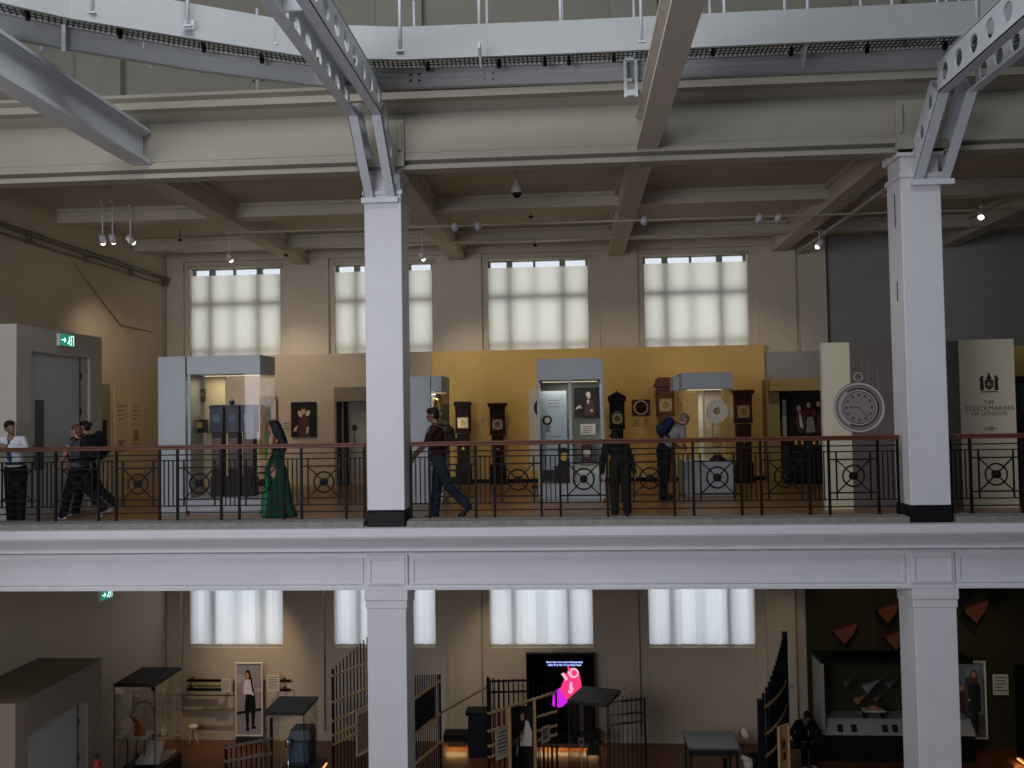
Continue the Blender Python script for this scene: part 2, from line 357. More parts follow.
# ------------------------------------------------------------------ the two side lobbies with doors
DOORG = mat('pale_grey_door', (168, 172, 172), .55)
SHADE = mat('smoked_vision_glass', (70, 76, 78), .15)
LX, LY0, LY1 = -9.15, 14.25, 16.95
def lobby(i, z0, zt, dy0, dy1, zd):
    m = M()
    m.box(XL, LX-.12, LY0, LY0+.12, z0, zt-.1); m.box(XL, LX-.12, LY1-.12, LY1, z0, zt-.1); m.box(XL, LX, LY0, LY1, zt-.1, zt)
    m.box(LX-.12, LX, LY0, dy0, z0, zt-.1); m.box(LX-.12, LX, dy1, LY1, z0, zt-.1); m.box(LX-.12, LX, dy0, dy1, zd, zt-.1)
    struct('wall_lobby', m, mat('lobby_paint', (176, 170, 160), .7, 0, .03, 2) if z0 > -1 else mat('shaded_lobby_paint', (138, 124, 110), .7, 0, .03, 2))  # lower lobby colour darkened to carry the dim light down there
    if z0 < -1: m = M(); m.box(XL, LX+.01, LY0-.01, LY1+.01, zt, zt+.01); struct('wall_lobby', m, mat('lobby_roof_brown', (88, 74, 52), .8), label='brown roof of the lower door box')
    f = M(); f.box(LX-.09, LX-.05, dy0, dy1, z0, zd)
    d = struct('door_%d' % i, f, DOORG)
    g = M(); ym = dy0+.28; zz = z0+.85 if z0 > -1 else z0+.9
    g.box(LX-.055, LX-.04, ym-.10, ym+.16, zz, z0+2.05); g.build('vision_panel', SHADE, d)
    g = M(); g.box(LX-.052, LX-.044, dy1-.28, dy1-.255, z0, zd); g.build('door_gap', BLACK, d)
    for zh in (zd-.35, zd-1.0):
        g = M(); g.cyl((LX-.04, dy1-.265, zh-.06), (LX-.04, dy1-.265, zh+.06), .022); g.build('hinge', DGREY, d)
    g = M(); g.cyl((LX-.02, dy0+.12, z0+.9), (LX-.02, dy0+.12, z0+1.3), .015); g.box(LX-.05, LX-.02, dy0+.11, dy0+.13, z0+.92, z0+.95); g.box(LX-.05, LX-.02, dy0+.11, dy0+.13, z0+1.25, z0+1.28); g.build('door_handle', CHROME, d)
lobby(1, 0, 3.30, 14.66, 16.52, 2.87)
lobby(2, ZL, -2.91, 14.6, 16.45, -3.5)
# conduit and cable on the left wall
m = M(); m.cyl((XL+.10, 12, 5.28), (XL+.10, 22.3, 5.28), .045); m.cyl((XL+.10, 12, 5.12), (XL+.10, 22.0, 5.12), .02)
for y in (14.5, 16.5, 18.5, 20.5, 22.2): m.box(XL+.02, XL+.12, y-.02, y+.02, 5.1, 5.34)
tag(m.build('conduit_pipe', mat('brown_grey_pipe', (92, 82, 68), .5)), 'grey-brown pipe running high along the left wall to the corner', 'pipe')
p0 = at(72, 262, X=XL+.02); p1 = at(120, 325, X=XL+.02); p2 = at(152, 332, X=XL+.02)
m = M(); m.tube([(XL+.03, p.y, p.z) for p in (p0, p1, p2)], .012); tag(m.build('surface_cable', mat('beige_cable', (120, 108, 88), .6)), 'thin cable slanting down the bare left wall above the door box', 'cable')

# ================================================================== STEELWORK ABOVE
# I-beams running from the gallery front out over the hall
def ibeam(name, x, w, z0, z1, label, mt, y0=1.0, y1=13.36):
    t = thing(name, label, 'beam', (x, y1, z0))
    L = y0-y1; h = z1-z0
    m = M(); m.box(-w/2, w/2, L, 0, 0, .05); m.box(-w/2+.03, w/2-.03, L, 0, .05, .085); m.build('bottom_flange', mt, t)
    m = M(); m.box(-.03, .03, L, 0, .085, h-.06); m.box(-.08, .08, L, 0, .085, .11); m.box(-.08, .08, L, 0, h-.085, h-.06); m.build('web', mt, t)
    m = M(); m.box(-w/2, w/2, L, 0, h-.045, h); m.box(-w/2+.04, w/2-.04, L, 0, h-.07, h-.045); m.build('top_flange', mt, t)
    return t
ibeam('steel_beam', -6.58, .32, 5.61, 6.14, 'white painted steel I-beam at upper left, running in from the gallery front', STEEL)
ibeam('steel_beam', 1.175, .32, 5.57, 6.10, 'cream painted I-beam between the two columns, running out over the hall', mat('warm_white_steel', (196, 188, 176), .5, 0, .03, 5))
# castellated twin ribs on slanting struts
def hole_plate(m, a, b, up, h, t, holes, r, seg=16):
    """web plate from a to b (bottom edge), height h along up, round holes cut through"""
    a = Vector(a); b = Vector(b); up = Vector(up).normalized(); L = (b-a).length; d = (b-a)/L; nr = d.cross(up).normalized()*t/2
    step = L/holes; hs = h/2
    for i in range(holes):
        c = a+d*(step*(i+.5))+up*hs; K = seg; inn = []; out = []
        for k in range(K):
            an = 2*PI*k/K; e = (math.cos(an), math.sin(an))
            inn.append(c+(d*e[0]+up*e[1])*r)
            sc_ = min((step/2)/abs(e[0]) if abs(e[0]) > 1e-6 else 1e9, hs/abs(e[1]) if abs(e[1]) > 1e-6 else 1e9)
            out.append(c+(d*e[0]+up*e[1])*sc_)
        vs = [p+nr for p in inn]+[p+nr for p in out]+[p-nr for p in inn]+[p-nr for p in out]; fs = []
        for k in range(K):
            j = (k+1) % K
            fs += [(k, j, K+j, K+k), (2*K+k, 3*K+k, 3*K+j, 2*K+j), (k, 2*K+k, 2*K+j, j)]
        m.add(vs, fs)
        # square corners left out by the radial cut
        for s1 in (-1, 1):
            for s2 in (-1, 1):
                cc = c+d*(s1*step/2)+up*(s2*hs)
                k = min(range(K), key=lambda q: (out[q]-cc).length)
                q0 = out[k]
                for kk in ((k+1) % K, (k-1) % K):
                    m.add([q0+nr, out[kk]+nr, cc+nr, q0-nr, out[kk]-nr, cc-nr], [(0,1,2), (3,5,4)])
def rib(name, xs, label, side):
    cx = sum(xs)/2
    t = thing(name, label, 'roof rib', (cx, 13.45, 5.1), group='perforated roof ribs')
    R0 = Vector((cx, 13.45, 5.1)); h = .44; fw = .13
    for x in xs:
        inn = 1 if x < cx else -1
        a = Vector((x, 13.40, 4.98))-R0; k = Vector((x, 12.42, 5.92))-R0; e = Vector((x, 1.0, 5.92))-R0
        up1 = Vector((0, -.70, 0.72)).normalized(); d1 = (k-a).normalized(); n1 = Vector((1,0,0)).cross(d1).normalized()
        if n1.y > 0: n1 = -n1
        # horizontal member
        m = M(); hole_plate(m, k, e, (0,0,1), h, .03, 26, .12)
        m.bar(k+Vector((inn*fw/2-inn*.015, 0, .012)), e+Vector((inn*fw/2-inn*.015, 0, .012)), fw, .03); m.bar(k+Vector((inn*fw/2-inn*.015, 0, h)), e+Vector((inn*fw/2-inn*.015, 0, h)), fw, .03); m.build('rib_girder', STEEL, t)
        # slanting strut, the same channel section
        back = Vector((0, .34, .12))
        m = M(); ka = k+Vector((0, .0, 0)); q = (ka-a); up = Vector((0, q.z, -q.y)).normalized()*1.0
        hole_plate(m, a, ka, up, .36, .03, 3, .10)
        for off in (0, .36): m.bar(a+up*off+Vector((inn*fw/2, 0, 0)), ka+up*off+Vector((inn*fw/2, 0, 0)), fw, .03)
        m.build('rib_strut', STEEL, t)
    m = M(); m.box(xs[0]-cx-.05, xs[1]-cx+.05, -.12, .1, -.2, -.12); m.build('base_plate', STEEL, t)
    for yy in (-4.0, -7.0): m = M(); m.box(xs[0]-cx, xs[1]-cx, yy, yy+.05, .98, 1.1); m.build('cross_plate', STEEL, t)
rib('roof_rib', (-3.09, -2.63), 'pair of perforated white roof ribs springing from the left column', -1)
rib('roof_rib', (5.03, 5.53), 'pair of perforated white roof ribs springing from the right column', 1)

# hanging walkway along the beam: channel, grating, deck plate, two railings
PL = [(-8.6, 8.6), (-6.77, 10.2), (-6.2, 10.65), (-4.88, 11.5), (-3.51, 12.2), (-2.3, 12.42), (-.1, 12.5), (3.1, 12.5), (6.4, 12.5), (9.5, 12.4)]
PN = [(-8.35, 8.2), (-6.6, 9.72), (-5.95, 10.28), (-4.66, 11.03), (-3.45, 11.72), (-2.25, 11.94), (-.1, 11.97), (3.1, 11.95), (6.4, 11.93), (9.5, 11.85)]
WK = thing('hanging_walkway', 'white steel walkway with grating deck hung in front of the upper beam', 'walkway', (0, 12.4, 6.28))
def o3(x, y, z): return Vector((x, y-12.4, z-6.28))
m = M()
for (a, b) in zip(PL, PL[1:]):
    m.bar(o3(*a, 6.42), o3(*b, 6.42), .03, .28); 
    d = (Vector(b)-Vector(a)).normalized(); nx, ny = d.y*.03, -d.x*.03
    for z in (6.285, 6.555): m.bar(o3(a[0]+nx, a[1]+ny, z), o3(b[0]+nx, b[1]+ny, z), .09, .018)
for px, py in ((88, 47), (178, 62), (258, 78), (415, 78), (489, 77), (560, 76), (712, 73), (786, 68), (865, 66)):
    p = at(px, py, Z=6.42)
    for dx in (-.06, .06):
        for dz in (-.045, .045): m.ball(o3(p.x+dx, p.y-.02, 6.42+dz), .018, 6, 1)
m.build('edge_channel', [mat('pale_grey_steel', (158, 160, 158), .4, 0), DGREY], WK)
m = M()
for (a, b) in zip(PN, PN[1:]): m.bar(o3(*a, 6.73), o3(*b, 6.73), .025, .44); m.bar(o3(*a, 6.505), o3(*b, 6.505), .05, .02)
m.build('deck_edge_plate', mat('off_white_deck_plate', (170, 174, 172), .5, 0, .03, 5), WK)
# grating: long bars and cross bars (one piece)
m = M()
for k in range(6):
    t = (k+.5)/6
    for (a, b), (c, d) in zip(zip(PL, PL[1:]), zip(PN, PN[1:])):
        p = Vector(a)*(1-t)+Vector(c)*t; q = Vector(b)*(1-t)+Vector(d)*t; m.bar(o3(p.x, p.y, 6.565), o3(q.x, q.y, 6.565), .022, .006)
for (a, b), (c, d) in zip(zip(PL, PL[1:]), zip(PN, PN[1:])):
    L = (Vector(b)-Vector(a)).length; nb = int(L/.062)
    for k in range(nb):
        t = k/nb; p = Vector(a).lerp(Vector(b), t); q = Vector(c).lerp(Vector(d), t); m.bar(o3(p.x, p.y, 6.56), o3(q.x, q.y, 6.56), .02, .006)
m.build('deck_grating', mat('dark_galvanised_steel', (64, 67, 70), .5, .4), WK)
for px in (43, 65):
    p = at(px, 30, Z=6.5); m = M(); m.bar(o3(p.x, p.y-.02, 6.22), o3(p.x, p.y-.02, 6.62), .05, .03); m.build('hanger_strap', STEEL, WK)
m = M()
for (a, b), s_ in zip(zip(PL[4:], PL[5:]), range(9)):
    m.box(a[0], b[0], 13.05-12.4, 13.15-12.4, .30, .36)
m.build('wall_bearer', STEEL, WK)
for px in (152, 480, 800):
    p = at(px, 60, Z=6.42)
    m = M(); m.prism([o3(p.x, p.y-.04, 6.30), o3(p.x, p.y-.28, 6.47), o3(p.x, p.y-.28, 6.55), o3(p.x, p.y-.04, 6.55)], (.03, 0, 0)); m.build('bracket', STEEL, WK)
# railing stanchions on the near edge
for px, py in ((95, 12), (190, 25), (276, 43), (401, 50), (480, 49), (561, 47), (641, 41), (724, 38), (807, 34), (891, 33), (975, 25)):
    p = at(px, py, Z=6.65); b = o3(p.x, p.y, 6.65)
    m = M(); m.cyl(b+Vector((0,-.07,-.02)), b+Vector((0,-.07,1.1)), .022); m.box(b.x-.06, b.x+.06, b.y-.03, b.y-.005, -.0+b.z-.07, b.z+.05); m.box(b.x-.05, b.x+.05, b.y-.09, b.y-.03, b.z-.05, b.z-.03)
    po = m.build('stanchion', STEEL, WK)
for px in (257, 414, 487, 562, 634, 710, 785, 861, 938, 947, 960):
    p = at(px, 20, 13.2)
    m = M(); m.cyl(o3(p.x, 13.2, 6.55), o3(p.x, 13.2, 7.9), .02); m.build('stanchion', STEEL, WK)
for z in (7.2, 7.36):
    m = M(); m.cyl(o3(-4.6, 13.2, z), o3(7.0, 13.2, z), .006); m.build('rail_wire', CHROME, WK)
m = M(); m.tube([o3(a[0], a[1]-.07, 7.72) for a in PN], .022); m.build('top_rail', STEEL, WK)
# little downlights under the grating
bl = []
for i, (px, py) in enumerate(((28, 17), (120, 35), (204, 49), (262, 60), (428, 68), (499, 65), (545, 63), (569, 62), (614, 59), (713, 53), (791, 53), (867, 50), (945, 47))):
    p = at(px, py, Z=6.50)
    m = M(); m.cyl((0,0,-.05), (0,0,.0), .028, .034, 10); m.box(-.02, .02, -.05, .02, .0, .06)
    m.build('light_fitting', BLACK, WK, o3(p.x, p.y, 6.51))
# brackets dropping beside the centre beam
t = thing('service_box', 'pale conduit box bracketed beside the centre I-beam', 'junction box', at(632, 60, 12.38))
m = M(); m.box(-.10, .02, -.05, .05, -.02, .1); m.build('box_body', STEEL, t)
m = M(); m.box(-.12, -.08, -.02, .02, -.52, .0); m.box(.03, .07, -.02, .02, -.52, .0); m.box(-.08, .03, -.02, .02, -.50, -.42); m.build('drop_bracket', STEEL, t)
m = M(); m.box(-.09, .0, -.01, .01, -.30, -.26); m.build('tie_bar', STEEL, t)

# ================================================================== RAILINGS
def railing(x0, x1, label):
    Y = 13.62; z0 = .11
    t = thing('balustrade', label, 'railing', ((x0+x1)/2, Y, z0), group='railings along the gallery edge'); cx = (x0+x1)/2
    nw = .285; npan = 7 if x1 < 12 and x0 > -9 else int(round((x1-x0-nw)/1.0)); per = (x1-x0-nw)/npan
    m = M(); m.box(x0-cx-.02, x1-cx+.02, -.035, .035, 1.09, 1.13); m.box(x0-cx-.02, x1-cx+.02, -.045, .045, 1.13, 1.16); m.build('handrail', MAHOG, t, bevel=.01)
    zr = {'a': 1.01, 'b': .925, 'c': .81, 'd': .32, 'e': .22, 'f': .115}
    m = M()
    for k in 'abef': m.box(x0-cx, x1-cx, -.009, .009, zr[k]-.009, zr[k]+.009)
    m.build('long_bars', IRON, t)
    def post(x, w=.03):
        q = M(); q.box(x-cx-w/2, x-cx+w/2, -.018, .018, 0, 1.09); q.build('post', IRON, t)
    for i in range(npan+1):
        a = x0+i*per; b = a+nw
        post(a, .036); post(b, .036)
        q = M()
        for k in range(3): xx = a+nw*(k+1)/4-cx; q.box(xx-.008, xx+.008, -.008, .008, zr['e'], zr['b'])
        q.build('baluster_group', IRON, t)
        if i == npan: break
        p0 = b; p1 = a+per; pm = (p0+p1)/2-cx; hw = .245; zc = (zr['c']+zr['d'])/2
        q = M(); q.box(p0-cx, p1-cx, -.009, .009, zr['c']-.011, zr['c']+.011); q.box(p0-cx, p1-cx, -.009, .009, zr['d']-.011, zr['d']+.011)
        for s in (-1, 1): q.box(pm+s*hw-.011, pm+s*hw+.011, -.01, .01, zr['e'], zr['b'])
        hh = (zr['c']-zr['d'])/2
        for s in (-1, 1): q.bar((pm-hw, 0, zc-s*hh), (pm+hw, 0, zc+s*hh), .016, .018)
        q.torus((pm, 0, zc), .155, .013, 'y', 32, 6)
        pn = q.build('wheel_panel', IRON, t)
        q = M(); q.cyl((pm, -.03, zc), (pm, .03, zc), .06, n=16); q.ball((pm, -.03, zc), (.04, .02, .04), 10); q.build('hub', IRON, pn)
    return t
railing(COLX[0]+.35, COLX[1]-.38, 'black wheel-patterned railing with wooden handrail between the two columns')
railing(COLX[1]+.40-.03, COLX[1]+.37+7.35, 'wheel-patterned railing with wooden handrail right of the right column')
railing(COLX[0]-8.05+.54, COLX[0]-.37, 'wheel-patterned railing with wooden handrail left of the left column')

# ================================================================== UPPER GALLERY EXHIBITS
# lining walls
YW = 22.15
def wallpx(name, px0, px1, ztop, Y, mt, label, d=.3, z0=0):
    x0 = at(px0, 420, Y).x; x1 = at(px1, 420, Y).x; m = M(); m.box(x0, x1, Y, Y+d, z0, ztop); return struct(name, m, mt, bevel=.01, label=label)
m = M(); m.box(XL, at(434, 420, YW).x, YW+.05, YW+.3, 0, 3.27); struct('wall_display', m, BEIGE, label='beige display wall under the left windows')
wallpx('wall_display', 432.5, 766, 3.27, YW-.05, YELLOW, 'ochre display wall behind the longcase clocks')
m = M(); x0 = at(766, 420, YW).x; m.box(x0, XR, YW+.1, YW+.3, 0, 3.1); struct('wall_display', m, GREYW, label='grey display wall right of the ochre one')
m = M(); m.box(at(432.5,420,YW).x, at(766,420,YW).x, YW-.075, YW-.05, 0, .1); struct('baseboard_display', m, EBONY)
# beige header over the alcove right of the ochre wall, and its dark interior
hx0, hx1 = at(768, 420, 21.6).x, at(826, 420, 21.6).x
m = M(); m.box(hx0, hx1+1.2, 21.3, 22.2, at(800,391,21.6).z, at(800,379,21.6).z); m.box(hx0-.02, hx0+.28, 21.6, 22.2, 0, at(800,379,21.6).z)
struct('wall_alcove', m, mat('olive_beige_paint', (150, 132, 82), .8), bevel=.01)
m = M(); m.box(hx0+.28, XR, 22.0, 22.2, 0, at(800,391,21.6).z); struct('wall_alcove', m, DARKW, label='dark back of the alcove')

def pic(parent, w, h, shapes, mats, name='painting', y=0, base=0):
    """flat picture: base board plus thin layers of shapes given in 0..1 coordinates"""
    m = M(); m.box(-w/2, w/2, y, y+.02, -h/2, h/2, base)
    for q, s_ in enumerate(shapes):
        mi = s_[0]; yy = y-.0006*(q+1)
        if s_[1] == 'e': _, _, cx, cz, rx, rz = s_[:6]; m.disc(((cx-.5)*w, yy+.0006, (cz-.5)*h), rx*w, rz*h, .0006, 20, mi, s_[6] if len(s_) > 6 else 0)
        else: m.prism([((a-.5)*w, yy+.0006, (b-.5)*h) for a, b in s_[2]], (0, -.0006, 0), mi)
    return m.build(name, mats, parent)
SKIN1 = mat('painted_flesh', (196, 150, 120), .7); PRED = mat('painted_red', (96, 24, 20), .7); PDARK = mat('painted_dark_brown', (26, 18, 14), .6); PWHITE = mat('painted_white', (196, 186, 168), .7)
PBR = mat('painted_russet', (66, 32, 24), .7); PBLUE = mat('painted_slate_blue', (74, 88, 110), .7); PGREEN = mat('painted_olive', (84, 82, 52), .7); PGREY = mat('painted_grey', (120, 116, 112), .7)
def frame(parent, w, h, t, mt, d=.05, name='picture_frame'):
    m = M(); m.box(-w/2-t, w/2+t, -d/2, d/2, h/2, h/2+t); m.box(-w/2-t, w/2+t, -d/2, d/2, -h/2-t, -h/2); m.box(-w/2-t, -w/2, -d/2, d/2, -h/2, h/2); m.box(w/2, w/2+t, -d/2, d/2, -h/2, h/2)
    return m.build(name, mt, parent, bevel=.005)
def wallpic(name, label, cat, r, Y, shapes, mats, fr=None, ft=.03, group=None):
    x0, x1, z0, z1 = rect(*r, Y)
    t = thing(name, label, cat, ((x0+x1)/2, Y, (z0+z1)/2), group=group)
    w, h = x1-x0, z1-z0
    if fr: frame(t, w-2*ft, h-2*ft, ft, fr); w -= 2*ft; h -= 2*ft
    pic(t, w, h, shapes, mats); return t
def textlines(n, x0, x1, z0, z1, mi):
    out = []
    for k in range(n):
        z = z1-(z1-z0)*(k+.5)/n; t = (z1-z0)/n*.13; e = x1-(x1-x0)*(.0, .12, .05, .3)[k % 4]
        out.append((mi, 'p', [(x0, z-t), (e, z-t), (e, z+t), (x0, z+t)]))
    return out
PM = [PDARK, SKIN1, PRED, PWHITE, PBR, PBLUE, PGREEN, PGREY, INK]
fig = [(4,'p',[(.3,.0),(.75,.0),(.72,.5),(.58,.62),(.42,.62),(.28,.5)]), (2,'p',[(.44,.35),(.58,.35),(.6,.6),(.42,.6)]), (1,'e',.5,.74,.09,.10), (3,'e',.36,.66,.07,.1,.4), (3,'e',.68,.68,.08,.09,-.4), (3,'p',[(.08,.14),(.2,.2),(.28,.34),(.14,.26)]), (3,'p',[(.6,.1),(.68,.1),(.72,.3),(.62,.28)]), (1,'e',.2,.2,.04,.03), (1,'e',.64,.24,.04,.03), (4,'e',.5,.83,.1,.04)]
wallpic('portrait_painting', 'dark portrait of a sitter in a red waistcoat on the beige wall', 'painting', (291, 402, 316, 437), YW, fig, PM)
def board(name, label, cat, r, Y, mt, lines=5, group=None):
    x0, x1, z0, z1 = rect(*r, Y); t = thing(name, label, cat, ((x0+x1)/2, Y, (z0+z1)/2), group=group)
    pic(t, x1-x0, z1-z0, textlines(lines, .15, .85, .12, .88, 1), [mt, INK], 'label_board'); return t
PALEL = mat('faint_grey_board', (176, 160, 136), .7)
board('wall_label', 'small pale label beside the red-waistcoat portrait', 'label', (283, 421, 290, 431), YW+.02, PALEL, 3)
wallpic('framed_picture', 'tall gilt-framed grey picture on the wall behind the green gown wearer', 'picture', (259, 396, 277, 452), YW-.02, [(6,'e',.5,.6,.3,.2),(8,'p',[(.3,.2),(.7,.2),(.7,.5),(.3,.5)])], [PGREY]*6+[PBLUE, PBLUE, INK], mat('antique_gilt', (150, 112, 50), .4, .6), .05)
# niche with lit text panel left of the left column
x0, x1, z0, z1 = rect(336, 387, 372, 482, 21.9)
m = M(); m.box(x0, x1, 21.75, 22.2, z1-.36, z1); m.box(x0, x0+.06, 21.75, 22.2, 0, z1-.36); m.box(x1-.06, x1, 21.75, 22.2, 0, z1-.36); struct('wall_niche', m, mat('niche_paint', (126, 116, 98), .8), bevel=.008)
t = thing('information_panel', 'pale panel with a figure drawing inside the dark niche by the left column', 'panel', ((x0+x1)/2+.08, 22.1, 1.2))
pic(t, .55, 1.75, [(1,'e',.3,.62,.13,.05),(1,'p',[(.26,.36),(.34,.36),(.32,.56),(.28,.56)]),(1,'p',[(.16,.34),(.44,.34),(.44,.36),(.16,.36)])]+textlines(4, .45, .9, .75, .92, 2), [mat('panel_grey_green', (150, 150, 134), .7), INK, PGREY], 'panel_face', 0)
m = M(); m.box(-.36, -.28, -.1, .03, -1.2, .98); m.build('side_jamb', BLACK, t)
# panels on the left wall
t = thing('information_panel', 'large pale text panel in two columns on the left wall', 'panel', (XL+.05, (at(112,440,X=XL).y+at(142,440,X=XL).y)/2, 0))
ya, yb = at(111, 440, X=XL).y, at(141, 440, X=XL).y
L = yb-ya; m = M()
for k in range(2):
    y0 = -L/2+k*L/2; m.box(-.03, .0, y0+.03, y0+L/2-.03, .35, 2.45)
    for q in range(7): m.box(0, .002, y0+.15, y0+L/2-.2-.1*(q % 2), 2.0-q*.1-(.4 if q > 3 else 0), 2.03-q*.1-(.4 if q > 3 else 0), 1)
    m.box(0, .003, y0+.2, y0+.42, .95+.25*k, 1.2+.25*k, 1)
m.build('panel_face', [mat('warm_panel', (190, 172, 136), .75), mat('faint_brown_print', (132, 114, 88), .7)], t)
yc = at(103, 420, X=XL).y
t = thing('wall_cupboard_panel', 'narrow grey panel with a dark handset on the left wall by the door box', 'panel', (XL+.04, yc, 1.75))
m = M(); m.box(-.03, .02, -.2, .2, -.75, .75); m.build('back_board', mat('dull_tan', (130, 116, 88), .7), t)
m = M(); m.box(.02, .06, -.12, .0, -.55, -.05); m.build('handset', BLACK, t, bevel=.01)
t = thing('fire_call_point', 'small red fire notice on the left wall', 'sign', (XL+.03, at(97, 437, X=XL).y, at(97, 437, X=XL).z))
m = M(); m.box(-.02, .01, -.28, .28, -.09, .09); m.build('sign_plate', mat('deep_red_sign', (130, 34, 20), .5), t); m = M(); m.box(.01, .03, -.2, -.05, -.05, .05); m.build('call_box', REDP, t)
# exit signs
def exitsign(px, py, X, label):
    p = at(px, py, X=X); t = thing('exit_sign', label, 'exit sign', (X+.06, p.y, p.z))
    m = M(); m.box(-.055, .0, -.24, .24, -.11, .11); m.build('sign_box', WHITEP, t)
    m = M(); m.box(.0, .004, -.225, .225, -.10, .10); m.build('lit_face', emit('exit_green', (40, 150, 120), .8), t)
    m = M(); m.ball((.006, .07, .055), (.004, .022, .022), 8); m.bar((.006,.07,.03), (.006,.05,-.02), .004, .03); m.bar((.006,.05,-.02), (.006,.09,-.08), .004, .018); m.bar((.006,.05,-.02), (.006,.0,-.06), .004, .018); m.bar((.006,.06,.02), (.006,.12,.0), .004, .014)
    m.bar((.006,-.19,0), (.006,-.06,0), .004, .02); m.bar((.006,-.10,.04), (.006,-.05,0), .004, .018); m.bar((.006,-.10,-.04), (.006,-.05,0), .004, .018)
    for a, b in (((.13,-.085), (.13,.085)), ((.13,.085), (.2,.085)), ((.2,.085), (.2,-.085))): m.bar((.006, a[0], a[1]), (.006, b[0], b[1]), .004, .014)
    m.build('running_figure_symbol', emit('exit_white', (215, 255, 245), 1.6), t)
exitsign(64, 340.5, LX, 'lit green running-man exit sign above the upper left door')
exitsign(104, 594, LX-.6, 'lit green running-man exit sign hanging low on the lower left wall')

# ---- glass display cases
def case_light(t, w, y, z, e, col=(1, .88, .68)):
    m = M(); m.box(-w/2, w/2, y-.02, y+.02, z-.012, z); m.build('light_strip', emit('case_lamp_glow', (255, 236, 200), .9), t)
    l = bpy.data.lights.new('strip_glow', 'AREA'); l.shape = 'RECTANGLE'; l.size = w; l.size_y = .1; l.energy = e; l.color = col
    o = bpy.data.objects.new('strip_glow', l); C.objects.link(o); o.parent = t; o.location = (0, y, z-.03)
def showcase(name, label, x0, x1, y0, y1, plinth, ztop, hz, mt=LGREY, z0=0, left_panel=0, posts=True, base_mt=None):
    t = thing(name, label, 'display case', ((x0+x1)/2, (y0+y1)/2, z0)); cx, cy = (x0+x1)/2, (y0+y1)/2; X0, X1, Y0, Y1 = x0-cx, x1-cx, y0-cy, y1-cy
    zt = ztop-z0
    m = M(); m.box(X0, X1, Y0, Y1, .06, plinth); m.box(X0+.03, X1-.03, Y0+.03, Y1-.03, 0, .06); m.build('plinth', base_mt or mt, t, bevel=.006)
    m = M(); m.box(X0, X1, Y0, Y1, zt-hz, zt); m.build('header', mt, t, bevel=.006)
    for (a, b, c, d) in ((X0+.006, X1-.006, Y0, Y0+.008), (X0+.006, X1-.006, Y1-.008, Y1), (X0, X0+.006, Y0, Y1), (X1-.006, X1, Y0, Y1)):
        m = M(); m.box(a, b, c, d, plinth, zt-hz); m.build('glass_panel', GLASS, t)
    return t
# A: big case at left with a side panel
x0, x1 = at(187, 430, 15.5).x, at(260.5, 430, 15.5).x; zt = at(220, 355.5, 15.5).z; zh = at(220, 374, 15.5).z
tA = showcase('display_case', 'tall case with grey header and broad grey side panel at left holding dark clock cases', x0, x1, 15.5, 16.3, .28, zt, zt-zh)
cx = (x0+x1)/2
m = M(); w0 = at(158, 430, 15.5).x; m.box(w0-cx, x0-cx-.03, -.4, .4, 0, zt); m.build('side_panel', LGREY, tA, bevel=.008)
m = M(); m.box(x0-cx+.02, x0-cx+.06, -.4, -.36, .28, zh); m.build('corner_post', LGREY, tA)
m = M(); m.box(x0-cx+.05, x0-cx+.42, .30, .33, .28, zh); m.build('back_board', mat('case_back_board', (186, 168, 128), .7), tA)
case_light(tA, 1.0, .0, zh-.01, 6)
TCM = mat('reflection_blue_black', (12, 16, 40), .28);  # blue of glass reflections put into the near-black hood colour
for i, px in enumerate((219, 235, 250)):
    X = at(px, 450, 15.95).x; wv = .235
    t = thing('tall_clock_case', ('dark clock case nearest the side panel inside the left display case', 'middle dark clock case inside the left display case, with a small knob on top', 'rightmost dark clock case inside the left display case')[i], 'clock case', (X, 15.95, .28), group='dark clock cases in the left display case')
    zt2 = at(px, 405, 15.95).z-.28
    m = M(); m.box(-wv/2, wv/2, -.12, .12, 0, .35); m.box(-wv/2+.02, wv/2-.02, -.1, .1, .35, zt2-.5); m.build('trunk', WALNUT, t, bevel=.006)
    m = M(); m.box(-wv/2-.005, wv/2+.005, -.13, .13, zt2-.5, zt2); m.box(-wv/2-.012, wv/2+.012, -.14, .14, zt2-.06, zt2-.02); m.build('hood', TCM, t, bevel=.006)
    m = M(); m.disc((0, -.131, zt2-.24), .08, d=.006); m.build('dial', PBLUE, t)
    if i == 1: m = M(); m.ball((-.05, 0, zt2+.05), .05, 12); m.cyl((-.05,0,zt2-.01), (-.05,0,zt2+.12), .012); m.build('knob', EBONY, t)
    m = M(); m.box(-wv/2+.03, wv/2-.03, -.104, -.1, .5, zt2-.6); m.build('trunk_door', mat('dull_red_walnut', (72, 34, 24), .35, 0, .3, 8), t)
# small bracket clock and little picture on the back board in case A
p = at(201, 425, 16.1)
t = thing('bracket_clock', 'small dark wall clock on a shelf inside the left display case', 'clock', (p.x, 16.08, p.z-.12))
m = M(); m.box(-.11, .11, -.07, .07, 0, .22); m.box(-.2, .24, -.09, .1, -.025, 0); m.build('clock_body', EBONY, t, bevel=.005)
m = M(); m.disc((0,-.071,.12), .06, d=.004); m.build('dial', BRASS, t); m = M(); m.torus((0, 0, .27), .05, .008); m.build('carrying_handle', BRASS, t)
p = at(200.5, 395.5, 16.1)
t = thing('small_framed_print', 'small brown framed print above the shelf clock in the left case', 'picture', (p.x, 16.17, p.z)); frame(t, .09, .2, .02, PBR, .02); pic(t, .09, .2, [(1,'e',.5,.6,.3,.2)], [PBR, PGREY])

